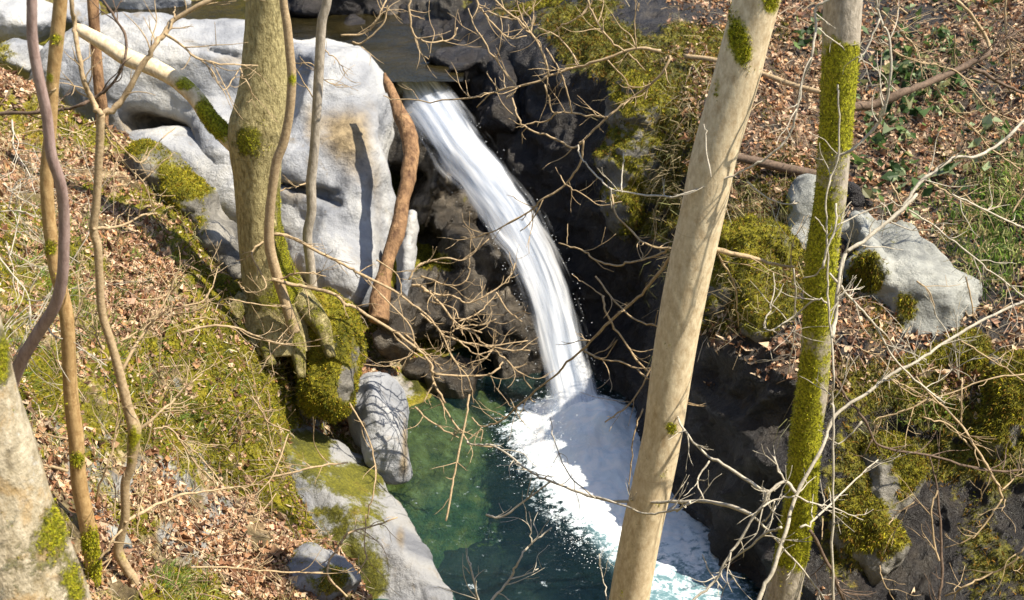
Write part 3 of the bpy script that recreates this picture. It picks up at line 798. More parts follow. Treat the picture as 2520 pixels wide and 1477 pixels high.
droplets("spray", Pd, rd.uniform(.002, .006, len(Pd)) , "fine white spray drops round the foot and the edges of the fall")
sx = np.arange(-5.5, -.55, .06); sy = np.arange(17.55, 25, .06)
SX, SY = np.meshgrid(sx, sy)
sv = np.c_[SX.ravel(), SY.ravel(), np.full(SX.size, 2.66)]
sv[:, 2] += .02 * fbm(sv * 2.5, 3)
st = link_mesh("stream", sv, grid_faces(len(sy), len(sx)), M['stream'])
tag(st, "olive upper stream running to the lip of the fall", kind="structure")

# ------------------------------------------------------------------ trees
def curve(P, R, per=5):
    P, R = np.asarray(P, float), np.asarray(R, float)
    s = np.arange(len(P), dtype=float)
    u = np.linspace(0, len(P) - 1, max(3, (len(P) - 1) * per + 1))
    if len(P) == 2:
        return P[0] + (P[1] - P[0]) * u[:, None], np.interp(u, s, R)
    return cubic(u, s, P), np.interp(u, s, R)

def tube(C, R, n, rough=0., flare=None, seed=0):
    T = np.gradient(C, axis=0); T /= np.maximum(np.linalg.norm(T, axis=1, keepdims=True), 1e-9)
    a = np.array([0.31, -.2, .93]) if abs(T[0, 2]) < .8 else np.array([1., 0.1, 0])
    N = np.zeros_like(C)
    v = a - T[0] * (a @ T[0]); N[0] = v / np.linalg.norm(v)
    for i in range(1, len(C)):
        v = N[i - 1] - T[i] * (N[i - 1] @ T[i]); N[i] = v / max(np.linalg.norm(v), 1e-9)
    Bn = np.cross(T, N)
    th = np.linspace(0, 2 * math.pi, n, endpoint=False)
    ring = np.cos(th)[None, :, None] * N[:, None] + np.sin(th)[None, :, None] * Bn[:, None]
    rr = np.repeat(R[:, None], n, 1)
    V = C[:, None] + ring * rr[..., None]
    if rough:
        ff = fbm(V.reshape(-1, 3) * np.array([5, 5, 2.]) + seed, 4).reshape(rr.shape)
        V = C[:, None] + ring * (rr * (1 + rough * ff))[..., None]
    V = V.reshape(-1, 3)
    m = len(C)
    i = np.arange(m * n).reshape(m, n)
    j = np.roll(i, -1, 1)
    f = np.stack([i[:-1], j[:-1], j[1:], i[1:]], -1).reshape(-1, 4)
    V = np.r_[V, C[:1], C[-1:]]
    cap0 = np.stack([j[0], i[0], np.full(n, m * n), np.full(n, m * n)], -1)
    cap1 = np.stack([i[-1], j[-1], np.full(n, m * n + 1), np.full(n, m * n + 1)], -1)
    f = f.tolist() + [x[:3].tolist() for x in cap0] + [x[:3].tolist() for x in cap1]
    return V, f

class TubeSet:
    def __init__(self): self.V, self.F, self.n = [], [], 0
    def add(self, V, f):
        self.F += [[k + self.n for k in x] for x in f]
        self.V.append(V); self.n += len(V)
    def build(self, name, mat, parent, base, moss=None):
        V = np.concatenate(self.V)
        m = moss(V) if moss else np.zeros(len(V))
        return link_mesh(name, V, self.F, mat, parent=parent, base=base, attrs=dict(moss=m))

def moss_fn(lst, base=0., side=None):
    def f(V):
        px, py, _ = project(V)
        m = base + spots(px, py, lst)
        return np.clip(m, 0, 1.2)
    return f

def spread(n, d0, d1): return np.linspace(d0, d1, n)

def trunk(name, pts, d0, d1, mat, root, sides=22, rough=.05, moss=None, per=8, seed=0):
    """pts: list of (px, py, width px) top or bottom first; d runs linearly along"""
    n = len(pts)
    ds = np.interp(np.linspace(0, 1, n), [0, 1], [d0, d1]) if np.isscalar(d0) else np.array(d0)
    P = [pt(a, b, d) for (a, b, w), d in zip(pts, ds)]
    R = [w * d / F / 2 for (a, b, w), d in zip(pts, ds)]
    C, Rr = curve(P, R, per)
    ts = TubeSet(); ts.add(*tube(C, Rr, sides, rough, seed=seed))
    return ts.build(name, mat, root, root.location, moss)

def vertical_d(pts, y):
    return [y / (CP + SP * (738.5 - b) / F) for a, b, w in pts]

def branch(root, s, d0, d1, w0, w1, mat, twigs=2, name="branch", rough=.12, seed=None, moss=None, tl=.28):
    pp = trace(s)
    n = len(pp)
    L = np.r_[0, np.cumsum([math.hypot(pp[i + 1][0] - pp[i][0], pp[i + 1][1] - pp[i][1]) for i in range(n - 1)])]
    L /= L[-1]
    ds = d0 + (d1 - d0) * L
    r = np.random.default_rng(int(abs(pp[0][0] * 31 + pp[-1][1] * 17)) + (seed or 0))
    ds = ds + r.normal(0, .03, n)
    P = np.array([pt(a, b, d) for (a, b), d in zip(pp, ds)])
    R = (w0 + (w1 - w0) * L) * ds / F / 2 * (.84 if w0 < 14 else 1)
    twigs = int(twigs * 2.3 + (1 if n > 3 else 0))
    C, Rr = curve(P, R, 6)
    kink = np.zeros(len(C)); kink[3::6] = 1
    C = C + (.007 * kink[:, None]) * r.normal(0, 1, C.shape) + .007 * np.stack([vnoise(C * 9 + k * 11) for k in range(3)], -1)
    Rr = Rr * (1 + .18 * vnoise(C * 22))
    sides = 12 if max(w0, w1) > 18 else 7
    ts = TubeSet(); ts.add(*tube(C, Rr, sides, rough if sides > 7 else 0))
    for k in range(twigs):
        i = int(r.uniform(.12, .93) * (len(C) - 2)) + 1
        tg = C[min(i + 1, len(C) - 1)] - C[i - 1]; tg /= np.linalg.norm(tg)
        dr = r.normal(size=3); dr[2] += .35; dr -= tg * (dr @ tg); dr /= np.linalg.norm(dr)
        ln = tl * r.uniform(.3, 1.5)
        v = tg * r.uniform(.5, .9) + dr * r.uniform(.5, .9); v /= np.linalg.norm(v)
        q = [C[i]]
        for m in range(4):
            v = v + r.normal(0, .22, 3) + np.array([0, 0, .05]); v /= np.linalg.norm(v)
            q.append(q[-1] + v * ln / 4)
        r0 = min(Rr[i] * .6, .0055)
        cc, r2 = curve(q, np.linspace(r0, .0016, 5), 3)
        ts.add(*tube(cc, r2, 5))
        if r.random() < .6:
            v2 = v + r.normal(0, .6, 3); v2 /= np.linalg.norm(v2)
            q2 = [q[2], q[2] + v2 * ln * .22, q[2] + v2 * ln * .42 + np.array([0, 0, .02])]
            cc, r2 = curve(q2, [r0 * .6, .0022, .0013], 3)
            ts.add(*tube(cc, r2, 5))
    return ts.build(name, mat, root, root.location, moss)

# --- big olive tree on the left
pts = [(655, -140, 98), (655, 0, 100), (652, 120, 108), (647, 220, 118), (636, 300, 138), (630, 350, 136), (631, 430, 114), (638, 540, 108), (652, 640, 120), (672, 715, 150), (684, 770, 185), (690, 830, 220)]
dv = vertical_d(pts, 13.15)
T1 = empty("tree", pt(684, 780, dv[-2]), "big olive barked tree with a broken mossy limb, at the edge of the left bank", "tree")
trunk("trunk", pts, dv, None, M['bark_olive'], T1, 40, .10, moss_fn([(700, 620, 40, 160, .75), (620, 340, 40, 50, .6), (600, 350, 30, 40, .5), (640, 740, 60, 40, .5), (720, 700, 30, 60, .5), (690, 480, 20, 60, .3)]), 14)
pts = [(592, 365, 50), (556, 332, 50), (515, 290, 42), (480, 238, 44), (430, 195, 42), (375, 166, 44), (320, 146, 44), (262, 110, 38), (205, 78, 33), (184, 66, 20)]
trunk("limb", pts, 13.85, 13.9, M['bark_tan'], T1, 20, .14, moss_fn([(545, 315, 34, 40, .9), (505, 265, 30, 40, .9), (455, 205, 36, 22, .9), (530, 300, 30, 30, .5)]), 8, 3)
for a in ([(610, 735, 60), (565, 790, 44), (545, 830, 26)], [(640, 750, 70), (650, 830, 50), (668, 900, 24)], [(735, 735, 70), (790, 800, 48), (815, 880, 24)], [(700, 740, 60), (730, 850, 40), (742, 930, 20)]):
    trunk("root", a, dv[-2] - .15, dv[-2] - .25, M['bark_olive'], T1, 14, .12, moss_fn([(700, 820, 300, 200, .55)]), 7, 5)

# --- pale slim sapling climbing past the big tree, with the tangle over the gorge
pts = [(694, -120, 18), (697, 0, 20), (706, 60, 22), (713, 130, 22), (718, 195, 22), (712, 280, 22), (698, 350, 22), (680, 400, 23), (668, 480, 23), (662, 560, 24), (664, 610, 26), (676, 660, 26), (694, 720, 26), (712, 775, 28), (724, 815, 34)]
dv = vertical_d(pts, 12.75)
T1b = empty("sapling", pt(724, 812, dv[-1]), "pale slim sapling hugging the big olive tree's right side, twigs tangled over the gorge", "sapling")
trunk("trunk", pts, dv, None, M['twig'], T1b, 14, .08, moss_fn([(718, 195, 14, 22, .8), (720, 800, 20, 30, .5)]), 8)
for s, d0, d1, w0, w1, tw in [
    ("B 1910,310 1960,280 2100,320 2300,430 2440,500 E 150,570 400,700 600,850 720,980 760,1030", 14.0, 14.4, 11, 5, 6),
    ("B 1920,600 2050,630 2200,660 2370,710 2440,780 E 100,800 300,920 500,1060 640,1200 680,1270 1000,1280 1080,1260 1150,1180", 13.9, 14.3, 12, 5, 7),
    ("B 1930,600 2010,590 2130,555 2310,580", 13.9, 13.8, 8, 3, 2),
    ("E 500,640 570,650 720,790 830,920 1000,980", 14.4, 14.3, 9, 4, 4), ("E 570,580 650,600 720,635 850,635 910,560 910,450", 14.4, 14.2, 6, 3, 2),
    ("E 480,600 550,500 620,470 750,450 880,460 1050,310", 14.4, 14.3, 7, 3, 3), ("E 590,680 690,710 790,715 880,770 980,740 1100,670 1200,570 1230,490", 14.4, 14.6, 7, 3, 4),
    ("E 830,900 950,850 1050,760 1100,700", 14.3, 14.5, 5, 3, 2), ("E 760,980 860,930 1000,920 1100,880", 14.4, 14.4, 5, 3, 2),
    ("E 740,1000 900,1050 1080,1080 1200,1100 1340,1105", 14.4, 14.5, 7, 4, 3), ("E 1060,1070 1200,1200 1350,1370", 14.5, 14.5, 6, 3, 2),
    ("E 1080,1080 1020,1160 950,1220 880,1230 790,1150 750,1030", 14.5, 14.4, 5, 4, 2), ("E 830,1030 950,1130 1060,1100 1110,1030", 14.3, 14.4, 5, 3, 2),
    ("E 1100,690 1180,820 1280,900", 14.5, 14.4, 5, 3, 1), ("E 820,930 950,990 1050,1070 1320,1030", 14.3, 14.4, 5, 3, 2), ("E 640,1200 660,1330 740,1477 F 690,20 800,220 890,340 930,375 1100,390", 14.3, 14.2, 7, 5, 3),
    ("E 660,1330 580,1477", 14.3, 14.2, 5, 3, 1), ("E 250,460 400,570 430,720", 14.2, 14.3, 5, 3, 2), ("E 270,700 470,900 520,1100 350,1210 150,1200", 14.2, 14.1, 5, 3, 2),
    ("F 520,110 650,220 830,325", 14.2, 14.1, 6, 4, 2), ("F 910,20 870,250 820,500 780,720 740,920", 14.1, 13.8, 6, 6, 2), ("F 890,350 1000,270 990,360", 14.1, 14.0, 4, 3, 0),
    ("E 380,1010 600,1170 690,1150 720,1050", 14.3, 14.3, 5, 3, 2), ("E 560,840 700,960 780,1140 900,1300 940,1477", 14.3, 14.3, 6, 3, 3), ("E 450,980 640,1160 720,1240", 14.35, 14.4, 6, 3, 2),
    ("E 620,760 800,800 840,880 970,880", 14.4, 14.4, 5, 3, 2), ("B 1860,330 1780,420 1850,560 1880,660 1760,690 1690,620", 14.0, 13.8, 6, 3, 3)]:
    branch(T1b, s, d0, d1, w0, w1, M['twig'], tw)

# --- slim brown-grey sapling right of the big tree
pts = [(812, -120, 22), (805, 0, 23), (792, 55, 23), (786, 150, 24), (780, 260, 24), (773, 370, 24), (765, 450, 25), (766, 520, 24), (756, 580, 24), (763, 650, 24), (770, 740, 28), (774, 790, 32)]
dv = vertical_d(pts, 13.45)
T2 = empty("sapling", pt(772, 770, dv[-1]), "slim greyish sapling standing in front of the huge pale boulder, on the mossy hummock", "sapling")
trunk("trunk", pts, dv, None, M['bark_grey'], T2, 14, .1, None, 8)
for s, d0, d1, w0, w1, tw in [("A 2290,560 2200,450 2080,440 1980,300", 14.1, 13.9, 4, 2, 2), ("A 2300,350 2380,420 2462,540", 14, 14, 4, 2, 2), ("A 2250,540 2370,600 2462,610", 14.1, 14.2, 4, 2, 2), ("A 2210,690 2100,500 2060,440", 14.2, 14.1, 4, 2, 1),
                              ("A 2200,1290 2080,1320 1960,1360", 14.5, 14.3, 6, 3, 1), ("D 0,250 150,240 250,150 320,0", 13.6, 13.6, 7, 5, 2), ("D 80,300 150,300 300,170 330,40", 13.6, 13.5, 6, 4, 2)]:
    branch(T2, s, d0, d1, w0, w1, M['twig'], tw)

# --- stems at the left
pts = [(74, -130, 25), (78, 0, 26), (80, 100, 27), (97, 200, 27), (115, 285, 27), (126, 380, 27), (148, 450, 27), (157, 520, 27), (157, 610, 27), (152, 690, 28), (132, 758, 30), (94, 818, 32), (54, 885, 32), (30, 940, 33), (5, 1000, 36), (-30, 1060, 42)]
T3 = empty("sapling", pt(-20, 1040, 9.9), "pinkish smooth stem bending down to the lower left behind the thick lichened trunk", "sapling")
trunk("trunk", pts, 7.9, 9.7, M['bark_pink'], T3, 18, .07, None, 8)
for s, d0, d1, w0, w1, tw in [("B 410,560 330,760 200,980 90,1180", 9.7, 9.8, 5, 4, 1), ("B 330,850 310,950 200,1090 190,1230", 9.7, 9.8, 4, 3, 1), ("B 400,780 340,940 420,1020 520,1010", 9.7, 9.6, 4, 3, 1)]:
    branch(T3, s, d0, d1, w0, w1, M['twig_grey'], tw)
pts = [(156, -130, 34), (149, 0, 34), (139, 104, 34), (129, 208, 31), (125, 313, 30), (115, 417, 34), (117, 500, 34), (125, 583, 34), (134, 653, 33), (152, 722, 34), (165, 792, 36), (170, 896, 36), (176, 990, 37), (187, 1080, 38), (191, 1150, 38), (198, 1210, 39), (212, 1275, 40), (222, 1345, 38), (231, 1415, 37), (230, 1477, 38), (229, 1540, 44)]
dv = vertical_d(pts, 8.6)
T4 = empty("tree", pt(229, 1530, dv[-1]), "slim tan tree with dark mossy bands, left of the crooked sapling", "tree")
trunk("trunk", pts, dv, None, M['bark_orange'], T4, 20, .08, moss_fn([(137, 98, 22, 18, .9), (122, 190, 14, 26, .8), (124, 610, 20, 26, .9), (192, 1130, 26, 26, .9), (222, 1330, 30, 46, .85), (232, 1430, 30, 60, .85), (170, 1000, 10, 40, .4)]), 8)
for s, d0, d1, w0, w1, tw in [("C 480,560 400,540 300,520", 9.9, 9.9, 11, 9, 0), ("C 480,330 350,310 220,290", 9.8, 9.9, 6, 4, 1), ("B 530,930 560,820 620,680 660,640", 9.3, 9.3, 8, 3, 2), ("C 700,1190 800,1050 870,980", 10.1, 10.1, 9, 6, 1), ("A 400,620 350,660", 8.9, 8.9, 6, 3, 0)]:
    branch(T4, s, d0, d1, w0, w1, M['twig'], tw)
pts = [(226, -120, 30), (228, 0, 30), (235, 104, 27), (243, 208, 27), (250, 262, 30), (250, 310, 34)]
T5 = empty("tree", pt(250, 300, 16.3), "brown trunk before the pale boulder at upper left, crossed by the broken limb", "tree")
trunk("trunk", pts, 15.8, 16.3, M['bark_red'], T5, 18, .1, None, 8)

# --- crooked sapling
pts = [(248, 281, 21), (246, 340, 20), (243, 400, 20), (237, 500, 20), (230, 566, 22), (240, 605, 21), (244, 670, 20), (251, 770, 20), (272, 840, 21), (288, 896, 22), (304, 960, 24), (317, 1012, 26), (331, 1056, 34), (327, 1100, 28), (322, 1150, 22), (308, 1190, 22), (308, 1270, 21), (298, 1316, 22), (291, 1357, 24), (312, 1400, 24), (329, 1430, 26), (322, 1490, 30)]
dv = vertical_d(pts, 8.85)
T6 = empty("sapling", pt(322, 1485, dv[-1]), "crooked slim sapling forking into a Y in front of the pale boulder", "sapling")
trunk("trunk", pts, dv, None, M['twig'], T6, 14, .1, moss_fn([(330, 1070, 22, 40, .9), (318, 1130, 12, 30, .5), (310, 1370, 20, 40, .5), (325, 1460, 20, 40, .5)]), 8)
for s, d0, d1, w0, w1, tw in [
    ("A 715,815 650,720 590,560 545,300 530,150 505,40 490,-300", 9.25, 8.9, 14, 10, 3), ("A 715,815 850,720 1000,480 1090,330 1170,240 1240,130 1490,0 1700,-120", 9.25, 9.2, 17, 12, 4),
    ("A 1170,240 1300,330 1420,420 1690,460 1830,462", 9.2, 9.5, 9, 4, 2), ("A 1420,420 1500,500 1590,640 1700,480", 9.3, 9.5, 5, 3, 2), ("A 1240,130 1235,40", 9.2, 9.2, 6, 3, 0), ("A 1700,480 1760,600 1810,700", 9.5, 9.6, 5, 3, 1),
    ("B 660,250 850,220 1000,150 1110,130", 9.6, 9.9, 10, 5, 2), ("B 860,1270 900,1180 1020,980 1100,860 1200,700 1240,590", 10.0, 10.2, 11, 5, 4), ("C 990,270 1130,150 1290,0 B 1430,1270", 10.2, 10.5, 9, 4, 3),
    ("C 880,930 1000,860 1270,740 1600,690 1700,670 1790,760", 10.5, 11.4, 11, 4, 4), ("A 720,850 880,1060 1000,1150 1130,1000 1240,900", 9.4, 9.7, 6, 3, 2), ("C 840,1130 720,1230 650,1290", 10.6, 10.5, 8, 4, 1),
    ("A 730,920 900,1180 1020,1300 1080,1477", 9.4, 9.8, 5, 3, 2), ("A 1000,1290 1100,1200 1220,1100", 9.7, 9.8, 6, 3, 1), ("C 670,780 740,560 800,420 830,200 840,20", 10.2, 10.0, 7, 4, 3), ("C 980,1040 975,800 1000,620", 10.5, 10.5, 5, 3, 2),
    ("C 815,900 810,700 790,600", 10.4, 10.3, 4, 2, 1), ("B 770,1170 700,1040 650,900 680,800", 9.9, 9.9, 6, 3, 2), ("C 1240,290 1380,500 1530,650", 11.3, 11.4, 6, 4, 2), ("C 1080,270 1200,260 1340,400 1430,480 1580,660", 11.2, 11.4, 5, 4, 2),
    ("B 850,1040 960,980 1060,910 1100,860", 10.0, 10.1, 6, 3, 2)]:
    branch(T6, s, d0, d1, w0, w1, M['twig'], tw)
dk = empty("bare_branch", pt(-20, 290, 9.6), "dark curved branch sweeping in from the left edge and arching up past the broken limb", "branch")
branch(dk, "A -150,815 0,810 280,800 430,780 560,750 680,690 800,580 880,430 890,260 830,150 730,0 650,-180", 9.6, 9.3, 13, 6, M['twig_brown'], 4)

# --- thick trunk in the lower left corner
pts = [(-120, 500, 120), (-88, 700, 130), (-66, 820, 146), (-42, 980, 172), (-22, 1100, 206), (0, 1210, 224), (14, 1310, 266), (32, 1400, 300), (44, 1480, 330), (52, 1560, 380)]
dv = vertical_d(pts, 6.75)
T7 = empty("tree", pt(52, 1550, dv[-1]), "thick pale lichened trunk in the lower left corner", "tree")
trunk("trunk", pts, dv, None, M['bark_big'], T7, 56, .07, moss_fn([(140, 1290, 30, 70, .8), (175, 1420, 30, 60, .6), (5, 880, 22, 70, .9), (100, 1330, 30, 50, .35), (190, 1465, 20, 30, .5), (60, 1420, 90, 80, .28), (20, 1300, 60, 80, .2)], .08), 12)

# --- pale smooth tree on the right
pts = [(1900, -150, 120), (1861, 0, 117), (1834, 104, 114), (1807, 208, 114), (1757, 382, 113), (1730, 513, 110), (1682, 735, 107), (1645, 960, 100), (1629, 1070, 96), (1605, 1190, 98), (1578, 1310, 98), (1549, 1470, 97), (1530, 1600, 112), (1520, 1680, 140)]
dv = vertical_d(pts, 9.75)
T8 = empty("tree", pt(1520, 1670, dv[-1]), "pale smooth tan tree leaning across the waterfall, with a few round moss patches", "tree")
trunk("trunk", pts, dv, None, M['bark_tan'], T8, 40, .035, moss_fn([(1810, 80, 26, 50, 1.0), (1830, 130, 24, 36, .9), (1895, 10, 24, 30, 1.0), (1765, 220, 10, 60, .5), (1650, 1053, 17, 17, 1.0), (1632, 1170, 12, 12, .55), (1620, 1240, 12, 14, .55)]), 12)
for s, d0, d1, w0, w1, tw in [
    ("H 260,385 500,440 780,510 835,522", 10.6, 10.9, 15, 5, 1), ("H 270,400 290,420 390,580 430,700 440,930", 10.7, 11.2, 6, 4, 2),
    ("E 2360,400 2200,620 2050,770 1900,900 1700,1100 1500,1290 1270,1477 F 1200,150 1130,210 1000,250 930,180", 10.8, 12.6, 10, 4, 6),
    ("E 1850,720 1880,850 2000,1030 2100,1180 2200,1290 2300,1450 2330,1477 F 2240,0 2340,120 I 30,210", 11.3, 11.3, 6, 6, 3), ("E 1800,580 1950,770 2080,880 2240,930", 11.4, 11, 5, 5, 2),
    ("E 1720,1110 1850,1170 2000,1190 2180,1310", 11.5, 11.2, 6, 5, 2), ("E 2310,1020 2200,1210 2060,1470 F 1870,220", 11.1, 11.4, 5, 4, 1), ("E 1870,720 1750,640 1630,560", 11.3, 11.5, 4, 2, 0),
    ("E 1540,340 1700,390 1800,460 1950,500 2100,470 2240,430 2330,380", 11.4, 10.9, 4, 7, 2), ("E 1920,0 1950,150 2050,250 2200,370 2350,380", 11.1, 10.8, 5, 6, 2), ("E 1600,350 1605,210", 11.4, 11.4, 3, 2, 0),
    ("F 2140,120 2080,300 2040,600 2040,720", 11.5, 11.6, 5, 3, 0), ("E 2230,1000 2330,1020 2462,900", 10.9, 10.9, 4, 2, 0)]:
    branch(T8, s, d0, d1, w0, w1, M['twig'], tw)

# --- mossy tree at the right
pts = [(2082, -150, 98), (2073, 0, 95), (2066, 174, 88), (2054, 348, 80), (2042, 500, 78), (2021, 640, 78), (2010, 830, 75), (1997, 966, 76), (1982, 1068, 76), (1971, 1207, 79), (1950, 1346, 80), (1922, 1477, 88), (1900, 1560, 98), (1890, 1640, 125)]
dv = vertical_d(pts, 9.9)
T9 = empty("tree", pt(1890, 1630, dv[-1]), "tree sheathed in yellow green moss, right of the pale smooth tree", "tree")
trunk("trunk", pts, dv, None, M['bark_grey'], T9, 36, .07, moss_fn([(2080, 160, 60, 70, .85), (2060, 260, 60, 80, .85), (2060, 340, 60, 40, .5), (2010, 520, 60, 110, .55), (2005, 660, 60, 110, .75), (2005, 760, 60, 70, .8), (1990, 930, 60, 60, .8), (1980, 1050, 60, 90, .95), (1970, 1200, 60, 100, .95), (1955, 1310, 60, 60, .9), (1945, 1370, 50, 30, .7), (2025, 960, 12, 60, -.6), (2085, 40, 40, 50, -.5), (2095, 60, 30, 40, -.5)], .28), 12)
for s, d0, d1, w0, w1, m, tw in [
    ("G 1120,790 1220,765 1400,740 1600,660 1800,580 2000,490 2180,400 2240,370", 10.3, 10.8, 25, 13, 'twig_brown', 4), ("G 2235,372 2200,270 2100,120 1980,0 1900,-90", 10.8, 10.6, 12, 8, 'twig', 2), ("G 2080,470 2280,580 2462,660 2600,700", 10.8, 11, 12, 8, 'twig_brown', 3),
    ("G 2235,372 2330,280 2462,200", 10.8, 11, 7, 5, 'twig_brown', 3), ("G 1830,600 1950,780 2100,920 2230,1050 2440,1200", 10.8, 11.2, 6, 4, 'twig', 4), ("G 1530,360 1700,440 1950,490 2130,610", 10.5, 10.8, 6, 4, 'twig', 3)]:
    branch(T9, s, d0, d1, w0, w1, M[m], tw, moss=moss_fn([(2075, 270, 30, 20, .9)]) if w0 > 20 else None)

# --- pale slim stem in front of the mossy tree
pts = [(2152, -100, 12), (2158, 40, 12), (2148, 80, 11)]
T10 = empty("sapling", pt(2040, 1560, 11.2), "slim pale stem rising in front of the mossy tree and forking to the right", "sapling")
for s, d0, d1, w0, w1, tw in [
    ("I 1100,1700 1108,1400 1112,700 1115,150 H 1105,1477 1112,1300 1100,1000 1075,800 1070,500 1068,300 1060,0 G 1150,1100 1150,700 1140,600", 10.6, 9.8, 8, 5, 4),
    ("H 1105,1010 1130,850 1140,700 1190,450 1240,380 1400,270 1550,150 1700,0 G 1600,1477 1720,1300 1900,1160 2000,1110 2130,1110 2300,1010 2380,930 2470,850", 10.2, 10.6, 13, 9, 6),
    ("H 1040,520 1070,380 1120,250 1130,60", 10.0, 9.9, 8, 6, 1), ("G 1140,1110 1250,1060 1420,900 1480,750 1520,500 1500,250 1440,120 1420,0 1410,-150", 10.1, 9.6, 9, 7, 4), ("G 1440,130 1350,350 1290,440", 9.6, 9.7, 6, 4, 1),
    ("H 1640,110 1850,240 2100,440 2300,600 2462,730", 10.5, 10.9, 6, 5, 4), ("H 1960,0 2150,90 2462,240", 10.7, 10.9, 6, 6, 3), ("H 1080,560 1240,740 1400,920 1560,1180 1800,1400 1900,1477", 10.2, 10.8, 8, 5, 4),
    ("H 1062,770 980,750 850,850 680,960 620,930", 10.2, 10.4, 6, 4, 2), ("H 620,930 690,720 690,550", 10.4, 10.5, 5, 3, 1), ("H 680,960 800,1040 860,1080", 10.4, 10.5, 4, 3, 1), ("H 1060,270 1010,190 980,160", 9.9, 9.9, 4, 3, 0),
    ("H 1120,1060 1180,1000", 10.3, 10.3, 4, 3, 0), ("H 900,590 1000,560 1060,440", 10.3, 10, 4, 4, 0), ("G 1000,200 1130,300 1280,400 1450,520 1560,650", 9.9, 10.3, 5, 3, 2), ("H 830,520 845,800 830,1050 790,1270", 10.5, 11, 5, 3, 2)]:
    branch(T10, s, d0, d1, w0, w1, M['twig_grey'], tw)

# --- big pale twig crossing the lower right
T11 = empty("shrub", pt(1850, 1600, 10.6), "bare shrub with long grey twigs crossing the mossy tree at the lower right", "shrub")
for s, d0, d1, w0, w1, tw in [
    ("I 500,1700 590,1477 690,1250 770,1000 850,720 1030,400 1130,170 1370,0 H 1500,1290 1700,1180 1900,1050 2150,900 2470,750 2600,690", 10.4, 10.9, 13, 8, 6),
    ("F 800,-20 I 30,210 60,280 200,440 400,560 620,710 620,800", 0, 0, 0, 0, 0) if False else ("I 10,180 60,280 200,440 400,560 620,710 625,800", 11.0, 10.6, 6, 11, 3),
    ("F 890,345 930,375 1100,390 1330,560 1500,640 1800,750 2050,780 2462,775 I 180,775 350,800 550,880", 12.6, 10.6, 5, 12, 6), ("I 850,722 770,640 650,720 620,800 550,880 450,1050 350,1200 290,1320 130,1477 60,1600", 10.4, 10.6, 10, 7, 4),
    ("I 770,640 690,460", 10.5, 10.5, 7, 4, 1), ("I 550,890 740,1090 900,1270 1050,1470 1120,1600", 10.6, 10.8, 7, 5, 3), ("I 610,820 700,770 850,740", 10.5, 10.4, 6, 5, 1), ("I 850,740 1000,800 1120,830 1330,910", 10.4, 10.8, 6, 3, 2),
    ("I 880,960 1000,890 1200,690 1430,480", 10.4, 10.9, 7, 4, 2), ("I 350,1200 410,1180 640,1000 740,960", 10.7, 10.4, 5, 9, 1), ("I 240,490 150,620 190,760", 10.8, 10.7, 6, 4, 1), ("I 0,850 100,790", 11, 10.8, 5, 6, 0), ("F 1480,180 1530,400 1630,600 1800,750", 11.8, 11.3, 3, 5, 1),
    ("F 1790,740 2000,800 2150,860 2300,850 2462,800 I 100,780", 11.4, 10.8, 6, 6, 2), ("I 1310,210 1190,350 1120,380", 10.8, 10.8, 6, 3, 1), ("F 1030,870 1130,890 1350,740 1480,640", 12.2, 12.0, 7, 5, 1), ("I 340,1210 440,1380", 10.7, 10.7, 5, 3, 1), ("I 180,1150 240,1280 330,1400", 10.9, 10.8, 4, 4, 1), ("I 700,780 660,880 600,930", 10.5, 10.6, 5, 4, 0)]:
    branch(T11, s, d0, d1, w0, w1, M['twig_grey'], tw)
T12 = empty("shrub", pt(1330, 1600, 11.6), "small bare twig bush standing up from the bottom edge in front of the green pool", "shrub")
for s, d0, d1, w0, w1, tw in [("F 1000,1560 1070,1477 1200,1320 1260,1200 1340,1080 1500,970", 12, 12.2, 8, 5, 2), ("F 1190,1330 1300,1300 1400,1250", 12, 12.2, 5, 3, 1), ("F 1350,1080 1345,960 1330,850", 12.1, 12.2, 5, 3, 1), ("F 985,1560 970,1477 930,1280 900,1170", 12, 12.1, 8, 4, 2), ("F 915,1290 870,1230", 12.1, 12.1, 3, 2, 0), ("F 1890,1477 1850,1300 1830,1150", 12, 12.1, 4, 3, 1)]:
    branch(T12, s, d0, d1, w0, w1, M['twig_grey'], tw)
T13 = empty("shrub", pt(2300, 1600, 11.0), "brown twiggy shrub with a split upright stem in the dark lower right corner", "shrub")
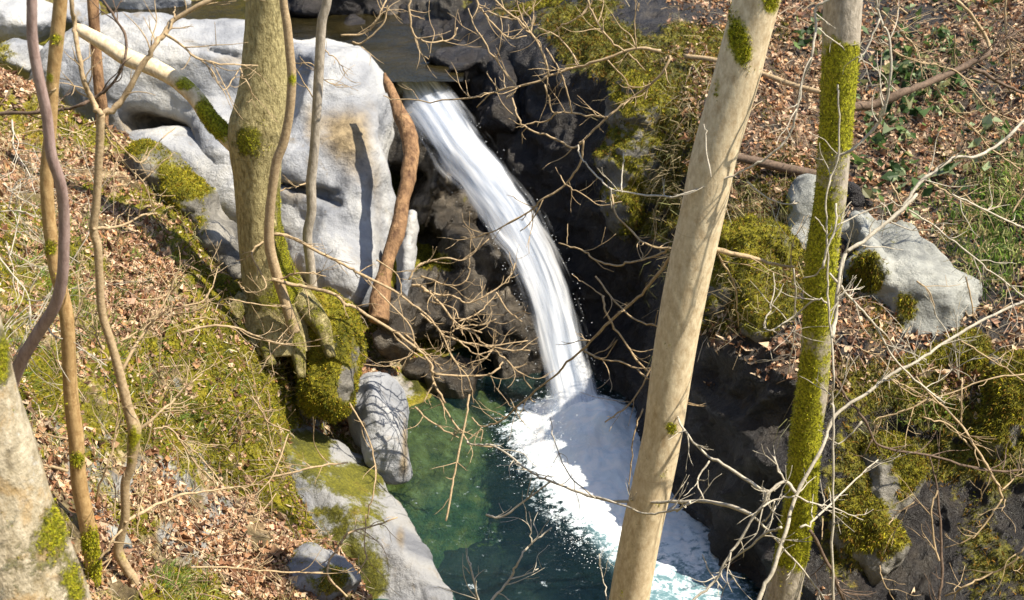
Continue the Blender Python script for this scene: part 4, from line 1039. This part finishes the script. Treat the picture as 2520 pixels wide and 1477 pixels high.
for s, d0, d1, w0, w1, tw in [
    ("I 1100,-150 1210,50 1330,200 1450,390 1800,460 2200,560 2462,550 2600,540", 10.8, 11.1, 8, 7, 5), ("I 1840,1700 1860,1477 1882,1250 1870,1000 1850,700 1790,460", 11.0, 11.0, 10, 5, 3), ("I 1862,1200 1820,1050 1810,850 1850,700", 11.0, 11.0, 6, 5, 1),
    ("H 1700,1290 I 1800,20 2000,220 2120,400 2230,580 2310,750", 10.9, 11.0, 6, 9, 4), ("I 2310,750 2200,930 2050,1060 1900,1110", 11, 11.1, 6, 3, 2), ("I 1750,180 1920,230 2100,410", 11, 11, 5, 5, 1), ("I 1830,10 1650,130 1450,190 1410,270", 10.9, 11, 6, 4, 2),
    ("I 2560,960 2462,1100 2380,1210 2200,1310 2050,1380 1900,1450", 10.8, 11, 7, 5, 3), ("I 2020,-100 2020,0 2020,240", 11.0, 11.0, 5, 4, 0), ("I 950,980 1050,1170 1120,1320 1180,1477 1230,1600", 10.6, 10.8, 10, 12, 3), ("I 1690,780 1550,870 1500,940", 11.2, 11.2, 5, 3, 1),
    ("I 1040,900 1030,1050", 10.8, 10.8, 4, 3, 0), ("I 2300,700 2400,600 2462,480", 11, 11, 5, 3, 2), ("I 1440,1230 1470,1350 1540,1480", 11.4, 11.4, 4, 3, 1), ("H 1500,1300 1700,1420 1790,1400", 10.9, 11, 5, 3, 1), ("I 2330,760 2300,850", 11, 11, 4, 2, 1)]:
    branch(T13, s, d0, d1, w0, w1, M['twig_brown'] if w0 > 7 else M['twig'], tw)

# --- branches hanging into the picture from above, middle
B1 = empty("bare_branch", pt(1622, 125, 10.9), "long straight bare branch reaching left over the dark wall to the top of the fall", "branch")
for s, d0, d1, w0, w1, tw in [
    ("D 2260,362 2090,340 1850,430 1600,490 1350,590 1130,640 860,700 430,705 300,680", 10.9, 11.6, 10, 3, 7), ("D 1170,700 1240,620 1130,470 1000,270 950,190 900,60", 11.2, 11.2, 6, 4, 2), ("D 1470,540 1430,380 1330,210 1180,90 1090,0 1020,-90", 11.1, 11, 7, 6, 3),
    ("D 1445,600 1490,780 1530,800", 11.1, 11.2, 6, 4, 0), ("D 1450,340 1560,510 1610,680 1630,800", 11.1, 11.2, 5, 4, 1), ("D 2010,370 1870,250 1800,130 1750,0 1720,-100", 10.9, 10.8, 6, 6, 2), ("D 2040,385 2160,500", 10.9, 11, 5, 3, 0), ("D 1890,430 2020,570 2030,680", 11, 11.1, 5, 3, 1),
    ("D 1690,460 1580,300 1500,240 1390,200", 11.0, 11.1, 5, 4, 1), ("D 1500,240 1650,140 1720,90 1800,-60", 11.1, 10.9, 5, 5, 1), ("D 1120,640 1040,530 1030,510", 11.3, 11.3, 4, 3, 0), ("D 2090,340 2080,150 2110,30", 10.9, 10.8, 4, 4, 1), ("D 1050,660 960,760", 11.3, 11.4, 5, 3, 0),
    ("D 1330,210 1260,60 1240,-60", 11.0, 10.9, 5, 4, 1)]:
    branch(B1, s, d0, d1, w0, w1, M['twig'], tw)
B2 = empty("bare_branch", pt(1640, 155, 11.0), "forked bare branch arching over the black wall beside the upper fall", "branch")
for s, d0, d1, w0, w1, tw in [
    ("D 2330,400 2310,450 2230,570 2080,680 1890,830 1720,1000 1640,1050 1550,1000 1340,920 1250,820 1210,700", 11.0, 11.6, 8, 5, 5), ("D 1720,1000 1700,1150 1590,1310 1420,1420 1360,1477 E 1300,140 1100,250 960,300 850,300", 11.3, 12, 7, 4, 4),
    ("D 1890,830 1840,830 1630,800 1530,800 1450,860 1310,880", 11.2, 11.5, 6, 4, 2), ("D 1590,1310 1520,1180", 11.4, 11.4, 4, 2, 0), ("D 1600,1310 1700,1370 1830,1450 1990,1430", 11.4, 11.3, 4, 3, 1), ("E 1430,30 1350,190 1270,260", 11.7, 11.8, 4, 3, 0)]:
    branch(B2, s, d0, d1, w0, w1, M['twig'], tw)
B3 = empty("bare_branch", pt(2010, 10, 9.6), "thin grey branch sweeping down in a long arc across the pale smooth tree", "branch")
for s, d0, d1, w0, w1, tw in [
    ("G 1250,-90 1080,0 990,50 985,200 960,400 890,600 850,800 790,970 640,1120 500,1200 300,1280 0,1390 D 2280,1390 2050,1370 1900,1330 1780,1220 1700,1110 1680,1030", 9.6, 10.6, 8, 5, 5),
    ("D 1990,1360 1990,1200 2000,1090", 10.3, 10.4, 4, 3, 0), ("G 780,980 775,1060", 9.6, 9.6, 3, 2, 0), ("D 1910,1330 1920,1477", 10.3, 10.4, 4, 4, 0), ("G 240,1260 210,1000 190,880", 9.3, 9.3, 4, 3, 0), ("G 500,1290 600,1370 750,1440 850,1440", 10.6, 10.8, 6, 4, 1)]:
    branch(B3, s, d0, d1, w0, w1, M['twig_grey'], tw)
B4 = empty("bare_branch", pt(1235, -40, 12.5), "knot of curling twigs hanging from the top edge above the fall", "branch")
for s, d0, d1, w0, w1, tw in [
    ("D 940,-90 960,0 1010,90 1100,190 1200,270 1320,260", 12.6, 12.8, 7, 4, 4), ("D 470,-80 490,100 520,250 620,300 780,280 830,200", 12.8, 13, 7, 4, 4), ("D 520,250 560,370 620,420", 13, 13, 5, 3, 1), ("D 1010,90 1120,60 1180,90", 12.6, 12.5, 5, 3, 1), ("D 640,300 630,420", 13, 13, 3, 2, 0),
    ("D 1040,80 1150,120 1260,130 1340,50", 12.6, 12.4, 5, 4, 2)]:
    branch(B4, s, d0, d1, w0, w1, M['twig'], tw)

# twigs at the left edge and over the lower bank
B5 = empty("shrub", pt(560, 900, 12.4), "sprawling bare bush of thin pale twigs over the mossy middle of the left bank", "shrub")
for s, d0, d1, w0, w1, tw in [
    ("B 1280,975 1450,940 1620,930 1800,1000 1950,1050 2080,1060", 12.4, 12.8, 8, 6, 4), ("B 1340,880 1550,885", 12.6, 12.7, 4, 3, 1), ("C 1790,30 1850,140 1900,220 2050,280", 12.6, 12.8, 5, 4, 2), ("C 2040,300 1970,500 1930,600 1850,700 1790,780", 12.8, 12.6, 5, 4, 2), ("C 2462,505 2200,540 2050,580 1900,610", 13, 12.7, 5, 7, 3),
    ("C 1350,1245 1700,1250 1950,1275 2280,1285", 11.5, 12.3, 6, 5, 4), ("F 0,1085 60,1000 200,960 400,890", 12.5, 12.8, 6, 4, 2), ("C 2462,1000 2390,1110 2320,1290 2462,1450", 12.5, 12.3, 6, 6, 1), ("C 1800,1010 1840,800 1780,770", 12.3, 12.5, 4, 3, 1), ("F 180,870 170,1100 180,1180 120,1290", 12.5, 12.3, 4, 4, 1), ("F 60,80 180,290 240,520 230,720 190,900", 13.2, 12.8, 5, 4, 2),
    ("B 1240,590 1180,700 1120,740 980,745", 12.7, 12.5, 5, 3, 2), ("B 1500,560 1580,480", 12.9, 12.9, 4, 2, 1), ("B 1290,790 1450,740 1550,510", 12.7, 12.9, 5, 3, 2), ("B 1830,1270 1960,1090 2070,1010", 12.7, 12.9, 5, 3, 1), ("C 1740,890 1840,860 1960,720", 12.4, 12.6, 4, 3, 1), ("B 1620,740 1850,780 2060,790", 13, 13.2, 5, 3, 2)]:
    branch(B5, s, d0, d1, w0, w1, M['twig'], tw, tl=.35)
B6 = empty("shrub", pt(-20, 700, 10.6), "wispy grey twigs in the leaves at the left edge, behind the two leftmost stems", "shrub")
for s, d0, d1, w0, w1, tw in [
    ("B -60,360 80,560 180,680 210,800 215,940", 10.6, 10.6, 6, 3, 4), ("B 40,330 80,420 140,90", 11, 11.1, 5, 3, 3), ("A 60,1477 120,1300 250,1250", 11.3, 11.2, 5, 3, 3), ("B 200,690 270,560", 10.6, 10.6, 4, 2, 1), ("A 90,850 100,1050 190,1200 250,1380", 11.6, 11.2, 6, 3, 3), ("A 20,1300 130,1400 270,1470", 11.2, 11.2, 5, 3, 3), ("B 540,1080 640,1140 760,1220", 10.3, 10.2, 5, 3, 2),
    ("B 180,740 300,745 380,700", 10.5, 10.4, 4, 3, 2), ("B 0,120 130,110 250,160", 11, 11, 4, 3, 2)]:
    branch(B6, s, d0, d1, w0, w1, M['twig_grey'], tw, tl=.4)
def bush(root, foot, n, height, mat, lean=(0, 0, 1), seed=1, r0=.006):
    r = np.random.default_rng(seed)
    for k in range(n):
        p = np.array(foot) + np.r_[r.normal(0, .18, 2), -.04]
        v = np.array(lean) + r.normal(0, .45, 3); v /= np.linalg.norm(v)
        ln = height * r.uniform(.55, 1.25)
        P = [p]
        for m in range(7):
            v = v + r.normal(0, .16, 3); v /= np.linalg.norm(v)
            P.append(P[-1] + v * ln / 7)
        C, Rr = curve(P, np.linspace(r0 * r.uniform(.7, 1.2), .0018, 8), 4)
        ts = TubeSet(); ts.add(*tube(C, Rr, 6))
        for q in range(7):
            i = int(r.uniform(.2, .95) * (len(C) - 2)) + 1
            w = (C[i] - C[i - 1]) / np.linalg.norm(C[i] - C[i - 1]) + r.normal(0, .65, 3); w /= np.linalg.norm(w)
            l2 = ln * r.uniform(.12, .4)
            Q = [C[i]]
            for m in range(4):
                w = w + r.normal(0, .2, 3); w /= np.linalg.norm(w); Q.append(Q[-1] + w * l2 / 4)
            c2, R2 = curve(Q, np.linspace(Rr[i] * .7, .0013, 5), 3)
            ts.add(*tube(c2, R2, 5))
        ts.build("branch", mat, root, root.location)

def on_ground(px, py, y):
    q = pt_y(px, py, y)
    return np.array([q[0], q[1], float(ground_z(q[None, :2])[0])])
for (px_, py_, y_, n_, h_, m_, lab, sd_) in [
    (150, 640, 12.0, 7, 1.0, 'twig_grey', "wispy grey twig bush in the leaves between the leftmost stems and forked sapling", 61),
    (390, 760, 12.4, 7, .8, 'twig', "low thin bush of pale twigs right of the forked sapling, high on the left bank", 62),
    (330, 1020, 10.8, 6, .8, 'twig', "thin pale twig bush beside the mossy knuckle of the crooked sapling", 63),
    (560, 1060, 11.6, 7, .8, 'twig', "thin pale twig bush on the mossy bank just left of the long slab", 64),
    (430, 1330, 9.9, 6, .7, 'twig', "low twig bush in the shaded leaves at the bottom, left of the slab", 65),
    (60, 480, 13.2, 7, .9, 'twig', "twig bush at the upper left edge under the dark curved branch", 66)]:
    f_ = on_ground(px_, py_, y_)
    bush(empty("shrub", f_, lab, "shrub"), f_, n_, h_, M[m_], (.15, -.25, 1), sd_)
for (px_, py_, d_, n_, h_, m_, lab, sd_) in [
    (2320, 260, 16.9, 7, 1.0, 'twig', "bare twig bush among the ivy in the upper right, above the thick dark branch", 71),
    (2440, 480, 15.6, 7, .8, 'twig', "bare twig bush in the green grass at the right edge", 72),
    (1950, 300, 16.6, 6, .7, 'twig', "small bare bush on the leafy slope between the two right hand trees", 73),
    (2330, 900, 13.3, 7, .7, 'twig_grey', "bare twig bush on the mossy block under the angular grey boulder", 74)]:
    f_ = pt(px_, py_, d_)
    bush(empty("shrub", f_, lab, "shrub"), f_, n_, h_, M[m_], (-.2, -.3, 1), sd_)
B7 = empty("bare_branch", pt(2480, 60, 13.5), "tangle of dull bare twigs over the leafy slope in the upper right corner", "branch")
for s, d0, d1, w0, w1, tw in [
    ("G 1450,80 1560,180 1700,350 1740,550", 13, 13.2, 6, 4, 4), ("G 2340,-60 2335,200 2370,420 2360,600", 13, 13.3, 6, 4, 4), ("G 1975,250 1975,500", 12.8, 13, 4, 3, 2), ("G 2540,330 2300,560 2200,700 2090,700", 13.2, 13.5, 6, 3, 4), ("G 1640,100 1560,30 1580,-60", 13, 12.8, 5, 4, 2), ("G 1500,100 1600,130 1700,30", 13.2, 13, 5, 3, 2),
    ("G 2040,560 2200,760 2400,860 2540,900", 13.2, 13.4, 5, 4, 4), ("G 1990,720 1900,770 1870,900", 12.8, 12.9, 4, 3, 1), ("G 1560,1380 1520,1300 1600,1477", 12.8, 12.7, 5, 4, 1), ("G 2030,1370 2150,1477 H 2280,90", 12.6, 12.6, 5, 4, 2), ("H 2380,130 2460,0 G 2520,1300", 12.2, 12.1, 6, 5, 2), ("G 1800,1290 2000,1420 2150,1470", 12.6, 12.6, 5, 4, 2),
    ("H 2050,580 2090,780 2110,880", 12.6, 12.6, 5, 4, 1), ("H 1700,610 1800,700 1830,850", 12.9, 13, 5, 3, 1), ("H 2280,830 2380,760", 12.2, 12.2, 4, 3, 1), ("H 1990,1020 2200,1150 2462,1320", 12.2, 12.3, 5, 4, 2), ("H 1270,1060 1340,1110 1430,1130 1470,1100", 12.8, 12.8, 4, 3, 1), ("H 1440,1150 1520,1240 1600,1300", 12.6, 12.6, 4, 3, 1), ("H 1530,1310 1660,1370 1850,1477", 12.3, 12.3, 5, 4, 1), ("H 2462,1270 2200,1310 1900,1420 1700,1477", 12.2, 12.2, 5, 4, 2)]:
    branch(B7, s, d0, d1, w0, w1, M['twig'], tw, tl=.35)

# dead wood
pts = [(948, 190, 10), (957, 212, 22), (968, 240, 26), (986, 282, 38), (1008, 335, 46), (1010, 385, 38), (1002, 440, 40), (990, 500, 34), (980, 560, 36), (958, 620, 34), (942, 690, 42), (934, 740, 52), (930, 790, 50)]
S1 = empty("dead_stem", pt(932, 780, 16.2), "reddish brown dead stem with peeling bark leaning against the pale boulder beside the fall", "dead stem")
trunk("stem", pts, 17.1, 16.2, M['bark_red'], S1, 22, .38, moss_fn([(950, 660, 30, 60, .3)]), 8)
trunk("stub", [(958, 225, 22), (950, 205, 16), (946, 180, 6)], 17.05, 17.05, M['bark_red'], S1, 10, .15)
S2 = empty("stick", pt(2025, 229, 16.9), "thin pale stick lying on the leafy slope between the two right hand trees", "stick")
trunk("stick", trace("G 60,400 290,430 600,520 1040,660") and [(a, b, 13) for a, b in trace("G 60,400 290,430 600,520 820,600 1040,660")], 17.0, 16.3, M['twig'], S2, 10, .1)
S3 = empty("fallen_log", pt(1900, 400, 15.9), "dark fallen log on the slope left of the mossy tree, above the pale rock face", "log")
trunk("log", [(1790, 384, 18), (1850, 395, 24), (1930, 414, 24), (2010, 430, 22), (2060, 446, 16)], 15.3, 15.3, M['twig_brown'], S3, 18, .18)

# ------------------------------------------------------------------ leaves, moss and grass on the ground
def sample(V, Fq, wfun, n, r):
    a, b, c, d = (V[Fq[:, k]] for k in range(4))
    ar = np.linalg.norm(np.cross(c - a, d - b), axis=1) * .5
    cen = (a + b + c + d) / 4
    w = ar * wfun(Fq, cen)
    w = np.clip(w, 0, None); 
    if w.sum() <= 0: return None
    i = r.choice(len(Fq), n, p=w / w.sum())
    u, v = r.random((2, n))
    p = (a[i] * ((1 - u) * (1 - v))[:, None] + b[i] * (u * (1 - v))[:, None] + c[i] * (u * v)[:, None] + d[i] * ((1 - u) * v)[:, None])
    nn = np.cross(c[i] - a[i], d[i] - b[i]); nn /= np.maximum(np.linalg.norm(nn, axis=1, keepdims=True), 1e-9)
    return p, nn

def frame(nn, r):
    n = len(nn)
    t = r.normal(size=(n, 3)); t -= nn * (t * nn).sum(1, keepdims=True); t /= np.linalg.norm(t, axis=1, keepdims=True)
    return t, np.cross(nn, t)

def pick(r, pal, n, jit=.2):
    pal = np.array(pal); c = pal[r.integers(0, len(pal), n)]
    return np.clip(c * (1 + r.normal(0, jit, (n, 1))), .004, .85)

def leaf_cloud(name, pts, nn, size, pal, label, mat, r, tilt=.5, lift=.01, kind="stuff", curl=.35):
    n = len(pts)
    nn = nn + r.normal(0, tilt, nn.shape); nn /= np.linalg.norm(nn, axis=1, keepdims=True)
    t, b = frame(nn, r)
    L = size * np.exp(r.normal(0, .38, (n, 1))); Wd = L * r.uniform(.3, .5, (n, 1))
    cu = r.normal(0, curl, (n, 1)) * L
    p = pts + nn * lift
    V = np.stack([p - t * L * .5 + nn * cu * .6, p + b * Wd * .7 - t * L * .05 + nn * np.abs(cu) * .5, p + t * L * .15, p + t * L * .5 + nn * cu, p - b * Wd * .7 - t * L * .05 + nn * np.abs(cu) * .5], 1).reshape(-1, 3)
    k = np.arange(n)[:, None] * 5
    Fc = np.concatenate([k + [0, 2, 3, 1], k + [0, 4, 3, 2]])
    c = np.repeat(pick(r, pal, n), 5, 0)
    o = link_mesh(name, V, Fc, mat, smooth=False, attrs=dict(col=c))
    return tag(o, label, kind=kind)

def blade_cloud(name, pts, nn, length, width, pal, label, mat, r, per=4, spreadv=.7, up=.3, droop=.3):
    n = len(pts) * per
    P = np.repeat(pts, per, 0); N = np.repeat(nn, per, 0)
    c = np.repeat(pick(r, pal, len(pts), .3), per, 0) * (1 + r.normal(0, .15, (n, 1)))
    P = P + r.normal(0, length * .3, P.shape)
    dr = N + r.normal(0, spreadv, P.shape) + np.array([0, 0, up]); dr /= np.linalg.norm(dr, axis=1, keepdims=True)
    sd = np.cross(dr, r.normal(size=P.shape)); sd /= np.linalg.norm(sd, axis=1, keepdims=True)
    L = length * r.uniform(.5, 1.5, (n, 1)); w = width * r.uniform(.7, 1.3, (n, 1))
    m = P + dr * L * .55
    e = P + dr * L + np.array([0, 0, -1]) * L * droop
    V = np.stack([P - sd * w - N * .01, P + sd * w - N * .01, m + sd * w * .7, e, m - sd * w * .7], 1).reshape(-1, 3)
    k = np.arange(n)[:, None] * 5
    Fc = [*(k + [0, 1, 2, 4]).tolist(), *(k[:, 0:1] + [4, 2, 3]).tolist()]
    o = link_mesh(name, V, Fc, mat, smooth=False, attrs=dict(col=np.repeat(np.clip(c, .003, .8), 5, 0)))
    return tag(o, label, kind="stuff")

LEAFP = [(.42, .25, .14), (.56, .39, .25), (.28, .14, .075), (.62, .47, .32), (.1, .05, .028), (.42, .23, .11), (.46, .29, .2), (.58, .44, .29), (.16, .08, .04)]
MOSSP = [(.22, .2, .012), (.33, .29, .016), (.14, .15, .012), (.42, .36, .03), (.3, .2, .02), (.07, .09, .01)]
r = np.random.default_rng(3)
def g_vis(cen):
    x, y, d = project(cen)
    return ((x > -250) & (x < 1250) & (y > 120) & (y < 1650) & (d < 17.5) & (d > 5)).astype(float)
def w_leaf(Fq, cen):
    m = g_moss[Fq].mean(1); rk = g_rock[Fq].mean(1)
    return g_vis(cen) * (.12 + sstep(.6, .2, m)) * (1 - .6 * sstep(.4, .8, rk)) * (cen[:, 2] > .15) * sstep(-.5, .2, fbm(cen * 2.3 + 8, 3))
p, nn = sample(gv, gf, w_leaf, 30000, r)
nn[nn[:, 2] < 0] *= -1
leaf_cloud("leaf_litter", p, nn, .05, LEAFP, "brown dead leaves strewn over the left bank", M['leaf'], r)
def w_moss(Fq, cen):
    return g_vis(cen) * sstep(.4, .75, g_moss[Fq].mean(1)) * (cen[:, 2] > .1)
p, nn = sample(gv, gf, w_moss, 34000, r); nn[nn[:, 2] < 0] *= -1
blade_cloud("moss", p, nn, .022, .004, MOSSP, "yellow green moss cushions on the left bank", M['moss'], r)
def w_grass(Fq, cen):
    x, y, d = project(cen)
    return g_vis(cen) * np.clip(spots(x, y, [(450, 1440, 60, 40, 1), (430, 1010, 60, 40, .5), (560, 1000, 80, 60, .4), (120, 700, 90, 200, .35), (320, 760, 150, 200, .25)]) , 0, 1) * (cen[:, 2] > .2)
p, nn = sample(gv, gf, lambda Fq, cen: g_vis(cen) * (cen[:, 2] > .25) * sstep(-.1, .4, fbm(cen * 1.7 + 60, 3)), 1500, r); nn[nn[:, 2] < 0] *= -1
blade_cloud("dry_grass", p, nn, .13, .0028, [(.55, .45, .22), (.42, .34, .15), (.6, .52, .32), (.32, .3, .08)], "straw coloured dead grass wisps over the left bank", M['grass'], r, per=4, up=.1, spreadv=.8, droop=.5)
p, nn = sample(gv, gf, w_grass, 1500, r); nn[nn[:, 2] < 0] *= -1
blade_cloud("grass", p, nn, .09, .004, [(.16, .25, .04), (.3, .3, .09), (.4, .33, .16), (.12, .2, .03)], "sparse green and straw coloured grass tufts on the left bank", M['grass'], r, per=4, up=.5, spreadv=.5)

def c_vis(cen):
    x, y, d = project(cen)
    return ((x > 1150) & (x < 2700) & (y > -120) & (y < 1600)).astype(float)
def w_leaf2(Fq, cen):
    return c_vis(cen) * sstep(.15, .6, c_litter[Fq].mean(1))
p, nn = sample(cv, cf, w_leaf2, 22000, r); nn[nn @ FWD > 0] *= -1
leaf_cloud("leaf_litter", p, nn, .055, LEAFP, "brown dead leaves strewn over the right hand slope", M['leaf'], r, tilt=.6)
def w_moss2(Fq, cen):
    return c_vis(cen) * sstep(.35, .7, c_moss[Fq].mean(1))
p, nn = sample(cv, cf, w_moss2, 24000, r); nn[nn @ FWD > 0] *= -1
MOSSD = [(.09, .09, .012), (.15, .12, .016), (.2, .11, .016), (.05, .055, .008), (.17, .16, .02)]
blade_cloud("moss", p, nn, .04, .005, MOSSD, "olive and rusty moss hanging on the gorge wall", M['moss'], r, up=-.5, droop=.6)
P_, N_ = [], []
for nm, (v, f, ms) in ROCKS.items():
    if (ms > .5).sum() < 60: continue
    fn_ = f[:, :4]
    ar = np.linalg.norm(np.cross(v[fn_[:, 2]] - v[fn_[:, 0]], v[fn_[:, 3]] - v[fn_[:, 1]]), axis=1) * .5
    tot = (ar * sstep(.4, .75, ms[fn_].mean(1))).sum()
    n = int(min(7000, tot * 3600))
    if n < 20: continue
    s_ = sample(v, fn_, lambda Fq, cen: sstep(.4, .75, ms[Fq].mean(1)) * (((cen - CAM) @ FWD) > 0), n, r)
    P_.append(s_[0]); N_.append(s_[1])
P_, N_ = np.concatenate(P_), np.concatenate(N_)
px_, _, _ = project(P_)
lft = px_ < 1150
blade_cloud("moss", P_[lft], N_[lft], .018, .004, MOSSP, "bright moss fur on the rocks of the left bank", M['moss'], r)
blade_cloud("moss", P_[~lft], N_[~lft], .028, .0045, MOSSD + MOSSP[:2], "shaggy moss on the rocks of the right side", M['moss'], r, up=-.3, droop=.5)
# dry grass strands hanging over the mossy brow
def w_hang(Fq, cen):
    x, y, d = project(cen)
    return np.clip(spots(x, y, [(1830, 640, 110, 120, 1), (1900, 500, 80, 80, .6), (1650, 350, 100, 150, .5), (2120, 620, 120, 60, .5), (2330, 700, 60, 60, .6), (2100, 1000, 100, 80, .4)]), 0, 1)
p, nn = sample(cv, cf, w_hang, 500, r); nn[nn @ FWD > 0] *= -1
blade_cloud("dry_grass", p + nn * .12, nn, .22, .003, [(.4, .32, .18), (.3, .24, .12), (.25, .25, .1)], "straw coloured dry grass hanging over the mossy right wall", M['grass'], r, per=4, up=-.4, spreadv=.4, droop=.8)
def w_green(Fq, cen):
    x, y, d = project(cen)
    return np.clip(spots(x, y, [(2460, 520, 90, 90, 1), (2470, 650, 60, 70, .8), (2400, 620, 60, 60, .5), (2270, 1010, 60, 40, .6), (2480, 430, 60, 40, .4)]), 0, 1)
p, nn = sample(cv, cf, w_green, 900, r); nn[nn @ FWD > 0] *= -1
blade_cloud("grass", p, nn, .12, .006, [(.12, .22, .03), (.2, .28, .05), (.07, .13, .025), (.36, .38, .14), (.4, .34, .16)], "fresh green grass on the slope at the right edge", M['grass'], r, per=4, up=.5, spreadv=.5)
def w_ivy(Fq, cen):
    x, y, d = project(cen)
    return np.clip(spots(x, y, [(2230, 200, 70, 110, 1), (2180, 330, 60, 60, .6), (2330, 120, 90, 90, .4), (2180, 430, 60, 60, .5), (2420, 380, 60, 60, .5), (1980, 100, 30, 40, .6), (2260, 480, 70, 60, .5), (2350, 250, 80, 60, .35)]), 0, 1)
p, nn = sample(cv, cf, w_ivy, 650, r); nn[nn @ FWD > 0] *= -1
leaf_cloud("ivy", p + nn * .05, nn, .10, [(.06, .11, .03), (.1, .16, .04), (.035, .07, .022), (.26, .32, .17), (.2, .2, .08)], "dark green ivy leaves over the slope right of the mossy tree", M['grass'], r, tilt=.7, lift=.05)

def stick_cloud(name, pts, nn, pal, label, mat, r):
    n = len(pts)
    t, b = frame(nn, r)
    t = t + nn * r.normal(0.1, .25, (n, 1)); t /= np.linalg.norm(t, axis=1, keepdims=True)
    L = r.uniform(.06, .4, (n, 1)) ** 1.0; w = r.uniform(.002, .0055, (n, 1))
    b = np.cross(t, nn); b /= np.linalg.norm(b, axis=1, keepdims=True)
    u = np.cross(b, t)
    mid = pts + nn * .025 + b * L * r.normal(0, .08, (n, 1)) + u * L * .06
    A = pts + nn * .015 - t * L * .5; Z = pts + nn * .02 + t * L * .5
    V = np.stack([q + o * w * k for q, k in ((A, 1), (mid, .9), (Z, .4)) for o in (b, -.5 * b + .87 * u, -.5 * b - .87 * u)], 1).reshape(-1, 3)
    k = np.arange(n)[:, None] * 9
    Fc = np.concatenate([k + [a * 3 + i, a * 3 + (i + 1) % 3, a * 3 + 3 + (i + 1) % 3, a * 3 + 3 + i] for a in (0, 1) for i in range(3)])
    o = link_mesh(name, V, Fc, mat, attrs=dict(col=np.repeat(pick(r, pal, n), 9, 0)))
    return tag(o, label, kind="stuff")
STK = [(.42, .33, .2), (.3, .22, .13), (.5, .42, .3), (.2, .14, .09), (.36, .25, .18)]
p, nn = sample(gv, gf, lambda Fq, cen: g_vis(cen) * (cen[:, 2] > .2), 2600, r); nn[nn[:, 2] < 0] *= -1
stick_cloud("twig_litter", p, nn, STK, "pale fallen twigs lying all over the left bank", M['leaf'], r)
p, nn = sample(cv, cf, lambda Fq, cen: c_vis(cen) * sstep(.0, .5, c_litter[Fq].mean(1)), 2000, r); nn[nn @ FWD > 0] *= -1
stick_cloud("twig_litter", p, nn, STK, "pale fallen twigs lying on the right hand slope", M['leaf'], r)

# short moss fur growing on the trunks
def fur(root, ob, n, length=.016):
    me = ob.data
    V = np.zeros(len(me.vertices) * 3, np.float32); me.vertices.foreach_get("co", V); V = V.reshape(-1, 3)
    m = np.zeros(len(me.vertices), np.float32); me.attributes["moss"].data.foreach_get("value", m)
    Q = np.array([p.vertices[:] for p in me.polygons if len(p.vertices) == 4])
    rr = np.random.default_rng(n)
    got = sample(V, Q, lambda Fq, cen: sstep(.35, .9, m[Fq].mean(1) + .7 * fbm(cen * 8, 4)) ** 1.5, n, rr)
    if got is None: return
    cen = V.mean(0)
    per = 3
    P = np.repeat(got[0], per, 0); N = np.repeat(got[1], per, 0)
    k = len(P)
    dr = N + rr.normal(0, .6, P.shape) + np.array([0, 0, -.2]); dr /= np.linalg.norm(dr, axis=1, keepdims=True)
    sd = np.cross(dr, rr.normal(size=P.shape)); sd /= np.linalg.norm(sd, axis=1, keepdims=True)
    L = length * rr.uniform(.4, 1.4, (k, 1))
    W_ = np.stack([P - sd * .003 - N * .003, P + sd * .003 - N * .003, P + dr * L], 1).reshape(-1, 3)
    c = np.repeat(np.repeat(pick(rr, [(.42, .42, .02), (.56, .52, .03), (.28, .3, .015), (.1, .12, .01), (.28, .22, .04)], n, .25), per, 0), 3, 0)
    link_mesh("moss", W_, np.arange(k * 3).reshape(-1, 3), M['moss'], parent=root, base=np.zeros(3), smooth=False, attrs=dict(col=c))
def part_of(root, nm): return next(o for o in col.objects if o.parent is root and o.name.split('.')[0] == nm)
for rt, nm, n in ((T9, "trunk", 7000), (T1, "limb", 1800), (T1, "trunk", 2000), (T8, "trunk", 1500), (T4, "trunk", 2500), (T7, "trunk", 1500)):
    fur(rt, part_of(rt, nm), n)
